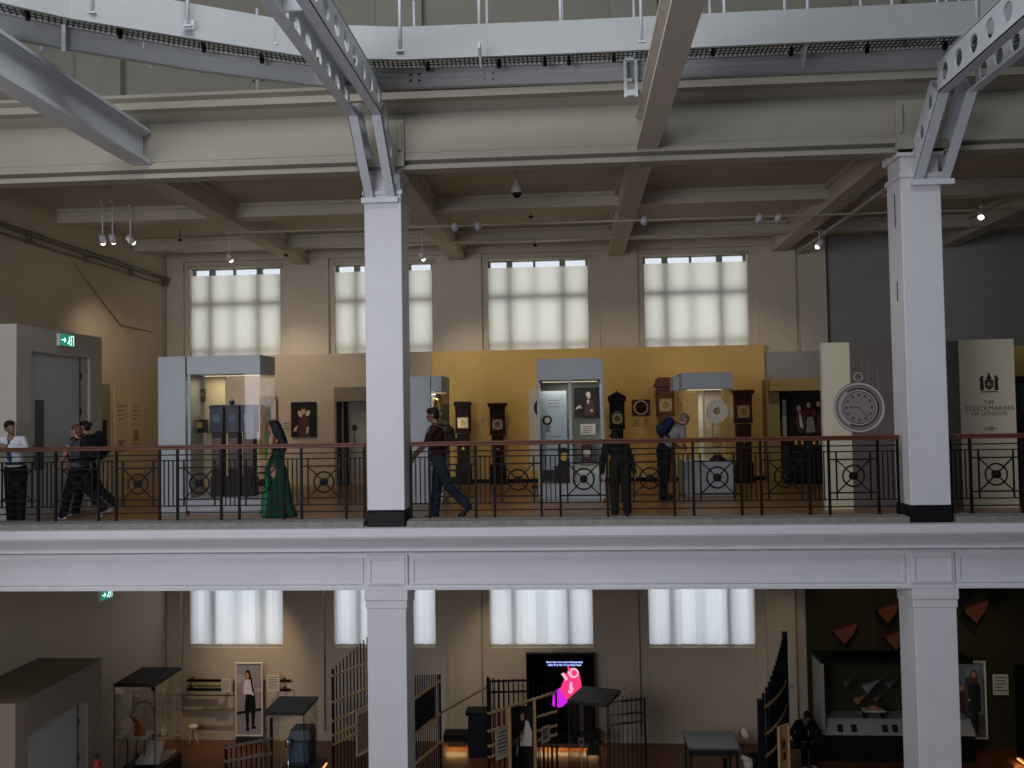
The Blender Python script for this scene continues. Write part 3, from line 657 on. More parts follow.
# B: grey case half hidden by the left column
x0, x1 = at(410, 430, 17.0).x, at(442, 430, 17.0).x; zt = at(425, 376, 17.0).z
tB = showcase('display_case', 'grey-walled glass case just right of the left column, behind the walking man', at(431.5, 430, 17).x, x1, 17.0, 18.1, .9, zt, .30)
cx = (at(431.5, 430, 17).x+x1)/2
m = M(); m.box(x0-cx-.25, at(431.5,430,17).x-cx-.01, -.55, .55, 0, zt); m.build('side_panel', LGREY, tB, bevel=.008)
m = M(); m.box(-.1, .1, .5, .53, .9, zt-.3); m.build('back_board', mat('olive_board', (96, 88, 50), .7), tB)
p = at(436.5, 407, 17.5)
case_light(tB, .2, .0, zt-.31, 2)
t = thing('carriage_clock', 'small gilt clock glowing inside the case by the left column', 'clock', (p.x, 17.5, p.z-.12))
m = M(); m.box(-.06,.06,-.05,.05,0,.2); m.ball((0,0,.24), .045); m.build('clock_body', BRASS, t); m = M(); m.disc((0,-.051,.1), .045, d=.004); m.build('dial', PWHITE, t)
m = M(); m.box(-.1, .1, -.1, .1, -.03, 0); m.cyl((0,0,-.03), (0,0,-(p.z-.12-.9)), .02); m.build('pedestal', LGREY, t)

# C: the large two-door case in the middle
x0, x1 = at(537.5, 430, 17.0).x, at(604, 430, 17.0).x; zt = at(570, 358.5, 17.0).z; zh = at(570, 381, 17.0).z; zb = at(570, 484, 17.0).z
t = thing('wall_showcase', 'large grey two-door showcase with portrait and text panel in the middle of the gallery', 'display case', ((x0+x1)/2, 17.0, 0)); tC = t
w = x1-x0; h2 = w/2
m = M(); m.box(-h2, h2, 0, .9, zh+.03, zt); m.build('header', LGREY, t, bevel=.006)
m = M(); m.box(-h2, h2, 0, .9, .06, zb); m.box(-h2+.04, h2-.04, .03, .87, 0, .06); m.build('plinth', LGREY, t, bevel=.006)
m = M(); m.box(-h2, -h2+.05, 0, .9, zb, zh+.03); m.box(h2-.05, h2, 0, .9, zb, zh+.03); m.box(-.03, .03, 0, .05, zb, zh+.03); m.build('case_frame', LGREY, t, bevel=.006)
m = M(); m.box(-h2+.05, h2-.05, .86, .9, zb, zh+.03); m.build('back_panel', mat('grey_green_lining', (138, 142, 124), .7), t)
for a, b in ((-h2+.05, -.03), (.03, h2-.05)):
    m = M(); m.box(a, b, .015, .025, zb, zh+.0); dr = m.build('glass_door', GLASS, t)
    m = M(); e = b-.02 if a < 0 else a+.02; m.box(e-.008, e+.008, 0, .015, 1.1, 1.25); m.build('lock', CHROME, dr)
case_light(tC, w-.2, .25, zh-.0, 5, (1, .95, .85))
x0_, x1_, z0_, z1_ = rect(541, 391, 567, 470, 17.35)
t = thing('story_board', 'silvery text panel with an oval miniature in the left half of the big showcase', 'panel', ((x0_+x1_)/2, 17.35, (z0_+z1_)/2))
pic(t, x1_-x0_, z1_-z0_, textlines(3, .3, .75, .78, .9, 1)+textlines(4, .3, .8, .25, .45, 1)+[(1,'p',[(.2,.48),(.36,.48),(.36,.6),(.2,.6)])], [mat('silver_grey_panel', (158, 168, 172), .4), PGREY], 'panel_face')
m = M(); m.torus((-.22*(x1_-x0_)*1.15, -.01, .2), .075, .018); m.build('oval_frame', EBONY, t); m = M(); m.disc((-.22*(x1_-x0_)*1.15, -.002, .2), .07, d=.004); m.build('miniature', PWHITE, t)
man = [(4,'p',[(.42,.08),(.8,.08),(.82,.45),(.68,.6),(.52,.58),(.42,.4)]), (1,'e',.58,.72,.075,.1), (3,'e',.56,.78,.09,.08), (3,'p',[(.5,.58),(.6,.6),(.58,.48),(.53,.46)]), (3,'p',[(.05,.26),(.24,.36),(.26,.44),(.1,.36)]), (1,'e',.26,.34,.04,.03), (1,'e',.68,.24,.06,.04), (8,'p',[(.0,.0),(.3,.0),(.3,.12),(0,.12)])]
wallpic('portrait_painting', 'portrait of a white-haired seated person inside the big showcase', 'painting', (574, 387.5, 599.5, 418), 17.7, man, PM)
board('case_label', 'cream caption card under the portrait in the big showcase', 'label', (580.5, 424, 595.5, 434.5), 17.65, CREAMP, 4)
def mantel(name, label, px, py0, py1, Y, w, d, body, dialm, sup):
    x = at(px, py1, Y).x; z0 = at(px, py1, Y).z; z1 = at(px, py0, Y).z; h = z1-z0
    t = thing(name, label, 'clock', (x, Y, z0))
    m = M(); m.box(-w/2, w/2, -d/2, d/2, 0, h*.14); m.box(-w/2*.86, w/2*.86, -d/2*.86, d/2*.86, h*.14, h*.78); m.box(-w/2, w/2, -d/2, d/2, h*.78, h*.84); m.build('clock_case', body, t, bevel=.004)
    m = M(); m.lathe([(w*.40, h*.84), (w*.36, h*.9), (w*.18, h*.95), (w*.05, h*.97), (w*.05, h)], n=14); m.build('domed_top', body, t)
    m = M(); m.disc((0, -d/2*.87, h*.5), w*.3, d=.006); m.build('dial', dialm, t)
    if z0 > sup+.02: m = M(); m.box(-w/2-.01, w/2+.01, -d/2-.01, d/2+.01, -.03, 0); m.box(-.03, .03, -.03, .03, sup-z0, -.03); m.build('stand', LGREY, t)
    return t
mantel('bracket_clock', 'dark wooden clock with a white round dial low in the big showcase', 587, 443, 462, 17.5, .24, .18, mat('deep_red_box', (64, 24, 20), .35), PWHITE, zb)
mantel('bracket_clock', 'upper dark bracket clock at the foot of the text panel in the big showcase', 564.5, 447, 466, 17.35, .26, .18, EBONY, BRASS, at(564, 466, 17.35).z)
x = at(564.5, 480, 17.3).x; z0 = zb; zz = at(564, 466, 17.35).z
t = thing('carved_cabinet', 'dark wooden cabinet standing behind the left door of the big showcase', 'cabinet', (x, 17.35, z0))
m = M(); m.box(-.18, .18, -.13, .13, .05, zz-z0-.03); m.box(-.2, .2, -.15, .15, zz-z0-.03, zz-z0); m.box(-.2, .2, -.15, .15, 0, .05); m.build('cabinet_body', WALNUT, t, bevel=.005)
m = M(); m.box(-.14, .14, -.14, -.13, .09, zz-z0-.07); m.build('cabinet_door', REDWOOD, t)
for i, px in enumerate((584, 590.5)):
    p = at(px, 467, 17.35); t = thing('watch', ('left of two pocket watches lying low in the big showcase', 'right of two pocket watches lying low in the big showcase')[i], 'watch', (p.x, 17.3, p.z))
    m = M(); m.disc((0,0,0), .032, d=.012); m.torus((0,0,.042), .012, .004); m.build('watch_case', BRASS, t); m = M(); m.disc((0,-.012,0), .026, d=.002); m.build('dial', PWHITE, t)
x0_, x1_, z0_, z1_ = rect(574, 470, 599, 483, 17.35)
t = thing('sloping_display_shelf', 'pale sloping shelf with the watches inside the big showcase', 'shelf', ((x0_+x1_)/2, 17.42, zb))
m = M(); m.prism([(-(x1_-x0_)/2, -.2, 0), (-(x1_-x0_)/2, .1, 0), (-(x1_-x0_)/2, .1, z1_-zb+.1), (-(x1_-x0_)/2, -.2, z1_-zb-.05)], (x1_-x0_, 0, 0)); m.build('shelf_block', mat('pale_shelf', (176, 178, 170), .6), t)
# red shelf of books between the panels
for i, (px, mt_, dz) in enumerate(((570.5, PRED, 0), (570.5, PGREY, .09))):
    p = at(px, 436-dz*0, 17.6); t = thing('small_book', ('red book stacked under the grey one between the panels of the big showcase', 'grey book lying on the red one between the panels of the big showcase')[i], 'book', (p.x, 17.6, p.z+dz-.06))
    m = M(); m.box(-.06, .06, -.05, .05, 0, .075); m.box(-.062, .062, -.052, .04, 0, .01, 1); m.box(-.062, .062, -.052, .04, .065, .075, 1); m.build('book_block', [mt_, PDARK], t)
    if i == 0: m = M(); m.box(-.07, .07, -.06, .25, -.02, 0); m.build('shelf', LGREY, t)
# white banner left of it
x0_, x1_, z0_, z1_ = rect(529.5, 388, 541, 480, 20.5)
t = thing('exhibition_banner', 'narrow cream banner with a dark round motif, half hidden by the big showcase', 'banner', ((x0_+x1_)/2+.1, 20.5, 0))
m = M(); m.box(-(x1_-x0_)/2-.1, (x1_-x0_)/2+.1, 0, .04, .4, z1_); m.box(-.2,.2,-.12,.16,0,.05,1); m.box(-.03,.03,.0,.04,.05,.4,1); m.build('banner_panel', [CREAMP, DGREY], t)
m = M(); m.disc((.02, 0, at(536,408,20.5).z), .14, .2, d=.004); m.build('round_motif', EBONY, t)

# D: glass case with the skeleton clock
x0, x1 = at(683, 430, 18.0).x, at(733.5, 430, 18.0).x; zt = at(705, 372.5, 18.0).z; zh = at(705, 388.5, 18.0).z; zb = at(705, 461, 18.0).z
tD = showcase('display_case', 'square glass case on a pale plinth with the white-dialled open clock', x0, x1, 18.0, 19.0, zb, zt, zt-zh)
cx = (x0+x1)/2
m = M(); a = at(672, 380, 18.6).x; m.box(a-cx, x0-cx-.005, -.1, .5, zh-.02, zt-.05); m.build('header_wing', LGREY, tD)
m = M(); m.box(at(699,430,18.9).x-cx, at(703.5,430,18.9).x-cx, .44, .47, zb, zh); m.build('back_fin', mat('bright_lit_board', (196, 196, 184), .7), tD)
m = M(); m.box(at(705,430,18.9).x-cx, at(722,430,18.9).x-cx, .40, .43, zb, zh); m.build('back_board', mat('stone_board', (150, 140, 118), .7), tD)
case_light(tD, .7, -.1, zh-.01-0.0, 6)
p = at(716.5, 411, 18.25); zc = p.z
t = thing('skeleton_clock', 'open brass clock with a white scalloped dial in the square glass case', 'clock', (p.x, 18.25, zb))
m = M()
for k in range(12):
    an = 2*PI*k/12; m.disc((.18*math.cos(an), -.02, zc-zb+.18*math.sin(an)), .055, d=.01)
m.ring((0, -.031, zc-zb), .07, .175, .004); m.build('chapter_ring', PWHITE, t)
m = M(); m.torus((0, -.04, zc-zb), .06, .008); m.bar((0,-.045,zc-zb), (.03,-.045,zc-zb+.12), .01, .006); m.bar((0,-.045,zc-zb), (-.05,-.045,zc-zb-.04), .01, .006); m.build('clock_hands', mat('blued_steel', (50, 66, 110), .35, .4), t)
m = M(); m.disc((0, .01, zc-zb), .05, d=.02); m.box(-.09, -.06, -.0, .03, .25, zc-zb); m.box(.06, .09, 0, .03, .25, zc-zb); m.box(-.14,.14,-.1,.12,.12,.16); m.box(-.1,.1,-.02,.05,zc-zb-.3,zc-zb-.27)
for q in range(5): m.torus((.03*(q-2), -.04, .34+.06*(q % 3)), .05, .012, 'y', 16, 6)
m.build('movement', BRASS, t)
m = M(); m.lathe([(.16, 0), (.16, .04), (.10, .06), (.07, .12), (.12, .14)], n=16); m.build('clock_base', WALNUT, t)
m = M(); m.cyl((.02, -.02, .3), (.02, -.02, zc-zb-.1), .006); m.ball((.02, -.02, .3), (.04, .015, .05), 10); m.build('pendulum', BRASS, t)
for i, (px, lab, sz) in enumerate(((690, 'small brass movement at the left inside the square glass case', .09), (730, 'small brass movement at the right inside the square glass case', .08))):
    p = at(px, 458, 18.3); t = thing('clock_movement', lab, 'clock movement', (p.x, 18.3, zb))
    m = M(); m.box(-sz, sz, -.05, .05, 0, .015); m.cyl((-sz*.6,0,.015), (-sz*.6,0,sz*1.6), .01); m.cyl((sz*.6,0,.015), (sz*.6,0,sz*1.6), .01); m.box(-sz*.8, sz*.8, -.03, .03, sz*1.6, sz*1.7); m.torus((0,-.02,sz*.9), sz*.45, .014, 'y', 18, 6); m.torus((sz*.2,.02,sz*1.1), sz*.3, .01, 'y', 18, 6); m.build('wheel_train', BRASS, t)

# round picture between the clocks and its labels
x0_, x1_, z0_, z1_ = rect(632, 400, 650, 415, YW-.07)
t = thing('framed_watch_movement', 'small red square picture with a pale ring on the ochre wall', 'picture', ((x0_+x1_)/2, YW-.07, (z0_+z1_)/2)); w = x1_-x0_
m = M(); m.box(-w/2, w/2, -.01, .02, -w/2*.88, w/2*.88); m.build('backing', mat('dark_red_square', (70, 22, 18), .6), t)
m = M(); m.ring((0,-.01,0), w*.33, w*.40, .006); m.build('pale_ring', PWHITE, t)
m = M(); m.disc((0,-.01,0), w*.31, d=.003); m.bar((-w*.2,-.015,.02), (w*.2,-.015,-.05), .03, .004, 1); m.disc((.06,-.013,.05), .05, d=.003, m=1); m.build('movement_print', [PDARK, PBR], t)
for i, px in enumerate((637, 646.5)):
    board('wall_label', ('left of two pale captions under the round red picture', 'right of two pale captions under the round red picture')[i], 'label', (px-4.2, 417, px+4.2, 425.5), YW-.07, mat('ochre_caption', (196, 170, 110), .7), 4)
board('wall_label', 'pale caption between the two leftmost longcase clocks', 'label', (480.5, 416.5, 486, 426), YW-.07, mat('ochre_caption', (196, 170, 110), .7), 4)

# ---- longcase clocks
def longcase(label, px, pytop, Y, w, wood, top, trunk_w=.7, dialm=BRASS, z0=0, hoodh=.62, arch=False, yb=None):
    x = at(px, 440, Y).x; H = at(px, pytop, Y).z-z0
    t = thing('longcase_clock', label, 'longcase clock', (x, Y, z0), group='longcase clocks along the ochre wall'); tw = w*trunk_w; d = w*.55
    toph = {'flat': .06, 'cornice': .1, 'scroll': .22, 'dome': .3}[top]; hz = H-toph-hoodh
    m = M(); m.box(-w*.47, w*.47, -d*.45, d*.45, 0, .07); m.box(-w*.43, w*.43, -d*.42, d*.42, .07, .46); m.box(-w*.40, w*.40, -d*.40, d*.40, .46, .49); m.build('base', wood, t, bevel=.006)
    m = M(); m.box(-tw/2, tw/2, -d*.36, d*.36, .49, hz-.06); m.prism([(-tw/2, -d*.36, hz-.06), (-w*.44, -d*.43, hz), (-w*.44, d*.43, hz), (-tw/2, d*.36, hz-.06)], (0, 0, 0.0001)); m.box(-w*.42, w*.42, -d*.42, d*.42, hz-.05, hz); m.build('trunk', wood, t, bevel=.005)
    m = M(); m.box(-tw*.36, tw*.36, -d*.36-.012, -d*.36, .6, hz-.14); dd = m.build('trunk_door', wood, t, bevel=.004)
    m = M(); m.disc((0, -d*.36-.012, (.6+hz-.14)/2), .035, d=.004); m.build('lenticle', BRASS, dd)
    hw = w*.43; h1 = hz+hoodh
    m = M(); m.box(-hw, hw, -d*.40, d*.45, hz, hz+.04); m.box(-hw+.01, hw-.01, -d*.33, d*.43, hz+.04, h1); m.box(-hw, hw, -d*.40, -d*.33, h1-.08, h1); m.box(-w/2, w/2, -d*.5, d*.47, h1, h1+.05)
    m.build('hood', wood, t, bevel=.005)
    for s in (-1, 1):
        m = M(); m.lathe([(.02, hz+.04), (.02, hz+.07), (.013, hz+.09), (.013, h1-.12), (.02, h1-.1), (.02, h1-.08)], (s*(hw-.025), -d*.37, 0), 10); m.build('hood_pillar', wood, t)
    ds = (hw-.06); zc = hz+.05+ds+.02
    m = M(); m.box(-ds, ds, -d*.33-.008, -d*.33, zc-ds, zc+ds)
    if arch: m.disc((0, -d*.33, zc+ds), ds*.6, ds*.5, d=.008)
    dl = m.build('dial', dialm, t)
    m = M(); m.ring((0, -d*.33-.008, zc), ds*.62, ds*.92, .004); m.build('chapter_ring', SILVER, dl)
    m = M(); m.bar((0,-d*.33-.014,zc), (0,-d*.33-.014,zc+ds*.75), .008, .003); m.bar((0,-d*.33-.014,zc), (ds*.4,-d*.33-.014,zc+ds*.2), .012, .003); m.build('clock_hands', EBONY, dl)
    m = M()
    if top == 'flat': m.box(-w*.48, w*.48, -d*.48, d*.46, h1+.05, h1+.06)
    if top == 'cornice': m.box(-w*.54, w*.54, -d*.54, d*.48, h1+.05, h1+.1)
    if top == 'dome':
        m.box(-w*.52, w*.52, -d*.52, d*.48, h1+.05, h1+.08)
        prof = [(-.46, 0), (-.44, .08), (-.36, .13), (-.30, .15), (.30, .15), (.36, .13), (.44, .08), (.46, 0)]
        m.prism([(a*w, -d*.44, h1+.08+b) for a, b in prof], (0, d*.88, 0))
    if top == 'scroll':
        prof = [(-.5, 0), (-.5, .05), (-.38, .10), (-.2, .17), (-.1, .2), (0, .21), (.1, .2), (.2, .17), (.38, .10), (.5, .05), (.5, 0)]
        m.prism([(a*w, -d*.46, h1+.05+b*.8) for a, b in prof], (0, d*.2, 0))
        for s in (-1, 1): m.cyl((s*w*.4, -d*.48, h1+.1), (s*w*.4, -d*.2, h1+.1), .035)
    m.build('crest', wood, t, bevel=.004)
    if top in ('dome', 'scroll'):
        m = M(); zf = H-.1 if top == 'dome' else H-.05; m.lathe([(.02, zf-.06), (.012, zf-.02), (.026, zf+.02), (.02, zf+.05), (.004, zf+.1)], (0, -d*.1, 0), 10); m.build('finial', BRASS if top == 'dome' else wood, t)
    if top == 'flat':
        m = M(); m.box(-w*.46, w*.46, -d*.47, -d*.43, h1+.06, h1+.085)
        for q in range(5): m.ball(((q-2)*w*.2, -d*.45, h1+.085), .022, 8)
        m.build('carved_cresting', wood, t)
    return t
longcase('leftmost dark longcase clock on the ochre wall, with a knobbly carved top', 463.5, 403, 21.75, .44, WALNUT, 'flat', .68, BRASS)
longcase('dark longcase clock with a flat projecting cornice and silvery dial, second from the left', 498, 403, 21.75, .44, WALNUT, 'cornice', .62, mat('aged_silver', (120, 110, 92), .45, .5))
longcase('black longcase clock with a scrolled crest just right of the big showcase', 617.5, 392, 21.75, .44, EBONY, 'scroll', .62, mat('dull_brass', (120, 104, 62), .4, .7), arch=True)
longcase('tallest longcase clock, warm brown with domed top and gilt dial, behind the grey-shirted person', 666, 374.5, 21.75, .50, OAKW, 'dome', .64, BRASS, hoodh=.66)
longcase('reddish longcase clock with a square brass dial right of the square glass case', 743.5, 390, 21.3, .48, REDWOOD, 'cornice', .7, BRASS)
# ledge they stand on
m = M(); m.box(at(440,480,21.7).x, at(764,480,21.7).x, YW-.09, YW-.076, .10, .12); 

# alcove painting and case
x0_, x1_, z0_, z1_ = rect(789, 397, 826, 437, 21.7)
grp = [(4,'e',.3,.4,.12,.3),(3,'p',[(.28,.25),(.36,.22),(.30,.62),(.26,.6)]),(1,'e',.26,.72,.05,.08),(2,'e',.44,.62,.07,.09),(1,'e',.5,.8,.045,.07),(7,'p',[(.42,.1),(.66,.12),(.6,.5),(.46,.5)]),(2,'e',.62,.6,.06,.1),(1,'e',.74,.82,.045,.07),(4,'p',[(.7,.1),(.92,.1),(.88,.7),(.72,.65)]),(1,'e',.86,.36,.05,.07),(3,'e',.84,.8,.03,.04)]
t = thing('group_painting', 'dark oil painting of several figures in the shadowy alcove', 'painting', ((x0_+x1_)/2+.08, 21.9, (z0_+z1_)/2)); frame(t, x1_-x0_+.1, z1_-z0_, .05, EBONY); pic(t, x1_-x0_+.1, z1_-z0_, grp, PM)
m = M(); m.box(-.62, -.52, -.02, .1, -.5, .42); m.build('grey_side_panel', GREYW, t)
x0_, x1_, z0_, z1_ = rect(788, 445, 828, 484, 20.6)
t = thing('cabinet_showcase', 'black cabinet below the group painting with a row of lit gilt objects on top', 'cabinet', ((x0_+x1_)/2, 20.9, 0)); w = x1_-x0_
m = M(); m.box(-w/2, w/2, -.3, .3, .08, z1_); m.box(-w/2+.03, w/2-.03, -.27, .27, 0, .08); m.build('cabinet_body', EBONY, t, bevel=.01)
for q in range(3): m = M(); m.box(-w/2+.04+q*w/3, -w/2+w/3-.02+q*w/3, -.31, -.3, .14, z1_-.06); m.build('cabinet_door', BLACK, t)
for q, px in enumerate((797, 803, 815, 821)):
    p = at(px, 444, 20.7); t = thing('gilt_ornament', ('first', 'second', 'third', 'fourth')[q]+' gilt ornament from the left on the black alcove cabinet', 'ornament', (p.x, 20.75, z1_))
    m = M(); m.lathe([(.05,0),(.055,.02),(.03,.03),(.045,.06),(.02,.09),(.006,.12)], n=12); m.build('ornament_body', BRASS, t)

# ---- clockmakers banner wall
YB2 = 15.35
xa, xb, xc, xd = (at(p, 425, YB2).x for p in (823.5, 851.5, 961, 1016.5)); zt = at(838, 342.5, YB2).z; ztr = at(990, 339.5, YB2).z
t = thing('title_wall', 'free-standing cream and grey-brown title wall with a giant pocket watch print', 'partition', ((xa+xd)/2, YB2, 0)); cx = (xa+xd)/2
m = M(); m.box(xa-cx, xb-cx, 0, .12, 0, zt); m.box(xc-cx, xd-cx, 0, .12, 0, zt); m.build('cream_panel', mat('cream_title_panel', (204, 194, 168), .7), t)
m = M(); m.box(xb-cx, xc-cx, .001, .12, 0, zt-.02)
for q, px in enumerate((862, 868, 878)): X = at(px, 400, YB2).x-cx; m.box(X, X+.012, -.001, .001, zt-1.3, zt-.25-.1*q, 1)
m.build('brown_panel', [mat('grey_brown_panel', (96, 86, 80), .75, 0, .06, 3), mat('brown_line', (122, 112, 104), .7)], t)
# printed pocket watch
p = at(859, 407.5, YB2); wz = p.z; wx = p.x-cx; R_ = (at(885,408,YB2).x-at(833.5,408,YB2).x)/2
P1 = mat('print_grey', (132, 124, 122), .6); P2 = mat('print_light', (176, 168, 166), .6); P3 = mat('print_dark', (74, 66, 64), .6)
m = M(); m.disc((wx, 0, wz), R_, R_*1.02, .001, 48, 2)
m.ring((wx, -.001, wz), R_*.90, R_*.99, .001, 48, 1); m.ring((wx, -.001, wz), R_*.80, R_*.86, .001, 48, 0); m.ring((wx, -.001, wz), R_*.66, R_*.70, .001, 48, 1)
m.disc((wx, -.001, wz), R_*.62, d=.001, n=40, m=0); m.ring((wx+R_*.1, -.0016, wz-R_*.05), R_*.84, R_*.90, .001, 40, 1, -1.2, .6); m.ring((wx, -.0016, wz), R_*.72, R_*.79, .001, 40, 1, 2.2, 4.2)
m.ring((wx, 0, wz+R_*1.22), R_*.13, R_*.2, .0015, 24, 0); m.ring((wx, -.0012, wz+R_*1.22), R_*.15, R_*.17, .001, 24, 1)
m.box(wx-R_*.09, wx+R_*.09, -.0015, 0, wz+R_*.98, wz+R_*1.08, 0)
for k in range(12):
    an = PI/2-2*PI*k/12; m.disc((wx+R_*.5*math.cos(an), -.002, wz+R_*.5*math.sin(an)), R_*.055, R_*.055, .0008, 12, 2)
m.bar((wx, -.0035, wz), (wx-R_*.38, -.0035, wz+R_*.03), .001, R_*.04, 2); m.bar((wx, -.0035, wz), (wx+R_*.3, -.0035, wz-R_*.36), .001, R_*.03, 2)
m.build('pocket_watch_print', [P1, P2, P3], t)
# crest and title
m = M(); p = at(989, 383, YB2); kx, kz = p.x-cx, p.z
kz += .0; m.prism([(kx-.07, -.001, kz+.05), (kx+.07, -.001, kz+.05), (kx+.07, -.001, kz-.07), (kx, -.001, kz-.12), (kx-.07, -.001, kz-.07)], (0, -.001, 0), 1)
m.disc((kx, -.002, kz-.02), .035, d=.001, m=2)
for s in (-1, 1):
    m.prism([(kx+s*.08, -.001, kz-.12), (kx+s*.15, -.001, kz-.12), (kx+s*.14, -.001, kz+.02), (kx+s*.16, -.001, kz+.09), (kx+s*.09, -.001, kz+.07)], (0, -.001, 0), 0); m.disc((kx+s*.11, -.001, kz+.10), .025, d=.001, m=0)
m.disc((kx, -.001, kz+.08), .045, .035, .001, m=0); m.disc((kx, -.0015, kz+.13), .02, .04, .001, m=0); m.box(kx-.13, kx+.13, -.002, -.001, kz-.155, kz-.135, 0)
m.build('crest_print', [INK, PBR, mat('print_gold', (170, 130, 60), .6)], t)
for s_, px, py, sz in (('THE', 989, 402.5, .085), ('CLOCKMAKERS', 989.5, 408.5, .104), ('OF LONDON', 989.5, 413.7, .088)):
    p = at(px, py, YB2); writing('title_lettering', s_, sz, INK, t, (p.x-cx, -.001, p.z), extra=1.12)
p = at(991.5, 428.5, YB2); m = M(); kx, kz = p.x-cx, p.z
m.disc((kx-.09, 0, kz), .04, d=.001, m=0); m.disc((kx, 0, kz), .055, .04, .001, m=1); m.bar((kx-.05,-.001,kz), (kx+.12,-.001,kz), .001, .014, 1); m.ring((kx-.09,-.001,kz), .03, .04, .001, 16, 1)
m.build('gold_ornament_print', [P2, mat('print_gold', (170, 130, 60), .6)], t)
# ochre wall and dark case at the far right edge
m = M(); x0 = at(1014, 420, 17.5).x; m.box(x0, x0+2.5, 17.5, 17.7, 0, at(1018, 346, 17.5).z); struct('wall_display', m, YELLOW, label='ochre wall at the right edge')
t = thing('dark_showcase', 'tall dark case with a rounded top at the right edge', 'display case', (at(1016.5,420,16.6).x+.5, 16.9, 0))
zt = at(1020, 376, 16.6).z
m = M(); m.box(-.5, .5, -.3, .3, 0, zt-.1); m.box(-.44, .5, -.3, .3, zt-.1, zt); m.build('case_body', EBONY, t, bevel=.02); m = M(); m.box(-.42, .42, -.31, -.3, .9, zt-.2); m.build('glass_front', GLASS, t)

# ---- ceiling track and spotlights
for i, (z, Y) in enumerate(((5.42, 18.0), (5.42, 20.2))):
    pa = at(600, 221.5 if i == 0 else 237.5, Y)
    m = M(); m.cyl((at(225 if i == 0 else 400, 232, Y).x, Y, pa.z), (XR-.2, Y, pa.z), .022)
    for x in BEAMX[1:]: m.cyl((x, Y, pa.z), (x, Y, 5.61), .01)
    tag(m.build('lighting_rail', mat('pale_rail', (170, 160, 144), .5)), ('thin white lighting rail running along the ceiling, nearer the hall', 'thin white lighting rail running along the ceiling, nearer the windows')[i], 'lighting rail')
ZR = [at(600, 221.5, 18.0).z, at(600, 237.5, 20.2).z]
LIT = emit('lamp_glow', (255, 240, 220), 12)
def spot(px, py, Y, aim, lit, label, power=60, col=(1, .84, .62), cone=1.15, hang=.18, head=WHITE, ztop=None):
    p = at(px, py, Y); t = thing('track_spotlight', label, 'spotlight', p, group='gallery ceiling spotlights')
    d = (Vector(aim)-p).normalized()
    m = M(); zt = ztop if ztop else p.z+hang; m.cyl((0, 0, 0), (0, 0, zt-p.z), .012); m.box(-.02, .02, -.05, .05, zt-p.z-.03, zt-p.z); m.build('mount', head, t)
    m = M(); m.cyl(-d*.09, d*.07, .05, .058, 14); m.torus((0,0,0), .062, .008, 'y', 16, 6); m.build('lamp_head', head, t)
    m = M(); m.cyl(d*.071, d*.075, .05, .05, 14); (m.ball(d*.075, .046, 12) if lit and px not in (478, 644, 778) else 0); m.build('lens', LIT if lit else mat('unlit_lens', (120, 118, 110), .2), t)
    if lit and power:
        l = bpy.data.lights.new('lamp_beam', 'SPOT'); l.energy = power; l.color = col; l.spot_size = cone; l.spot_blend = .8; l.shadow_soft_size = .05
        o = bpy.data.objects.new('lamp_beam', l); C.objects.link(o); o.parent = t; o.location = d*.1; o.rotation_euler = d.to_track_quat('-Z', 'Y').to_euler()
    return t
def wallpt(px, py, Y): return at(px, py, Y)
spot(102.5, 239.5, 17.0, (-10.2, 20.2, 1.0), True, 'leftmost of three lit spotlights near the left wall', 170, ztop=6.0)
spot(112.5, 239, 17.0, (-10.0, 21.2, 1.5), True, 'middle of three lit spotlights near the left wall', 420, ztop=6.0)
spot(130.5, 240, 17.4, wallpt(300, 400, YW), True, 'rightmost of three lit spotlights near the left wall', 420, ztop=6.0)
spot(229.5, 257.5, 19.9, wallpt(300, 400, YW), True, 'lit spotlight in front of the leftmost upper window', 420, ztop=6.0)
spot(422, 256, 20.0, wallpt(480, 400, YW), True, 'lit spotlight right beside the left column', 200, ztop=6.0)
spot(819.5, 244, 20.2, (2.0, 20.5, 1.0), True, 'bright lit spotlight left of the right column, below the right-hand beam', 130, head=WHITE, ztop=6.0)
spot(981, 215, 18.0, (6.6, 15.2, 1.8), True, 'lit spotlight right of the right column', 120)
for px, py, Y, lab in ((455, 227.5, 18.0, 'white spotlight on the rail, first right of the left column'), (478, 226.5, 18.0, 'white spotlight on the rail, second right of the left column'), (644, 221, 18.0, 'white spotlight on the rail beside the central beam'), (759, 219, 18.0, 'white spotlight on the rail over the window at right'), (778, 218.5, 18.0, 'bare spotlight on the rail nearest the right-hand beam')):
    spot(px, py, Y, (at(px, 400, 21).x+(-.6 if px > 640 else .8), 22.1, 1.6), px in (478, 644, 778), lab, power=150, hang=ZR[0]-at(px, py, Y).z)  # three of these unlit heads carry added beams to brighten the ochre wall
for px, py, Y, lab in ((180, 240, 19.5, 'small black detector on the ceiling above the leftmost window'), (286, 255.5, 21.0, 'small dark sensor beside the ceiling beam end over the left windows'), (535, 245.5, 20.6, 'small black sensor on the ceiling above the middle window'), (531, 217, 18.6, 'small grey detector on the ceiling behind the dome camera')):
    p = at(px, py, Y); t = thing('ceiling_detector', lab, 'detector', (p.x, Y, p.z)); zc = 5.72-p.z if py > 240 and px < 540 and px != 180 else 6.0-p.z
    m = M(); m.lathe([(.02, -.03), (.05, -.015), (.055, .02)], n=12); m.build('sensor_dome', DGREY, t); m = M(); m.cyl((0,0,.02), (0,0,max(.04, zc)), .008); m.build('stem', DGREY, t)
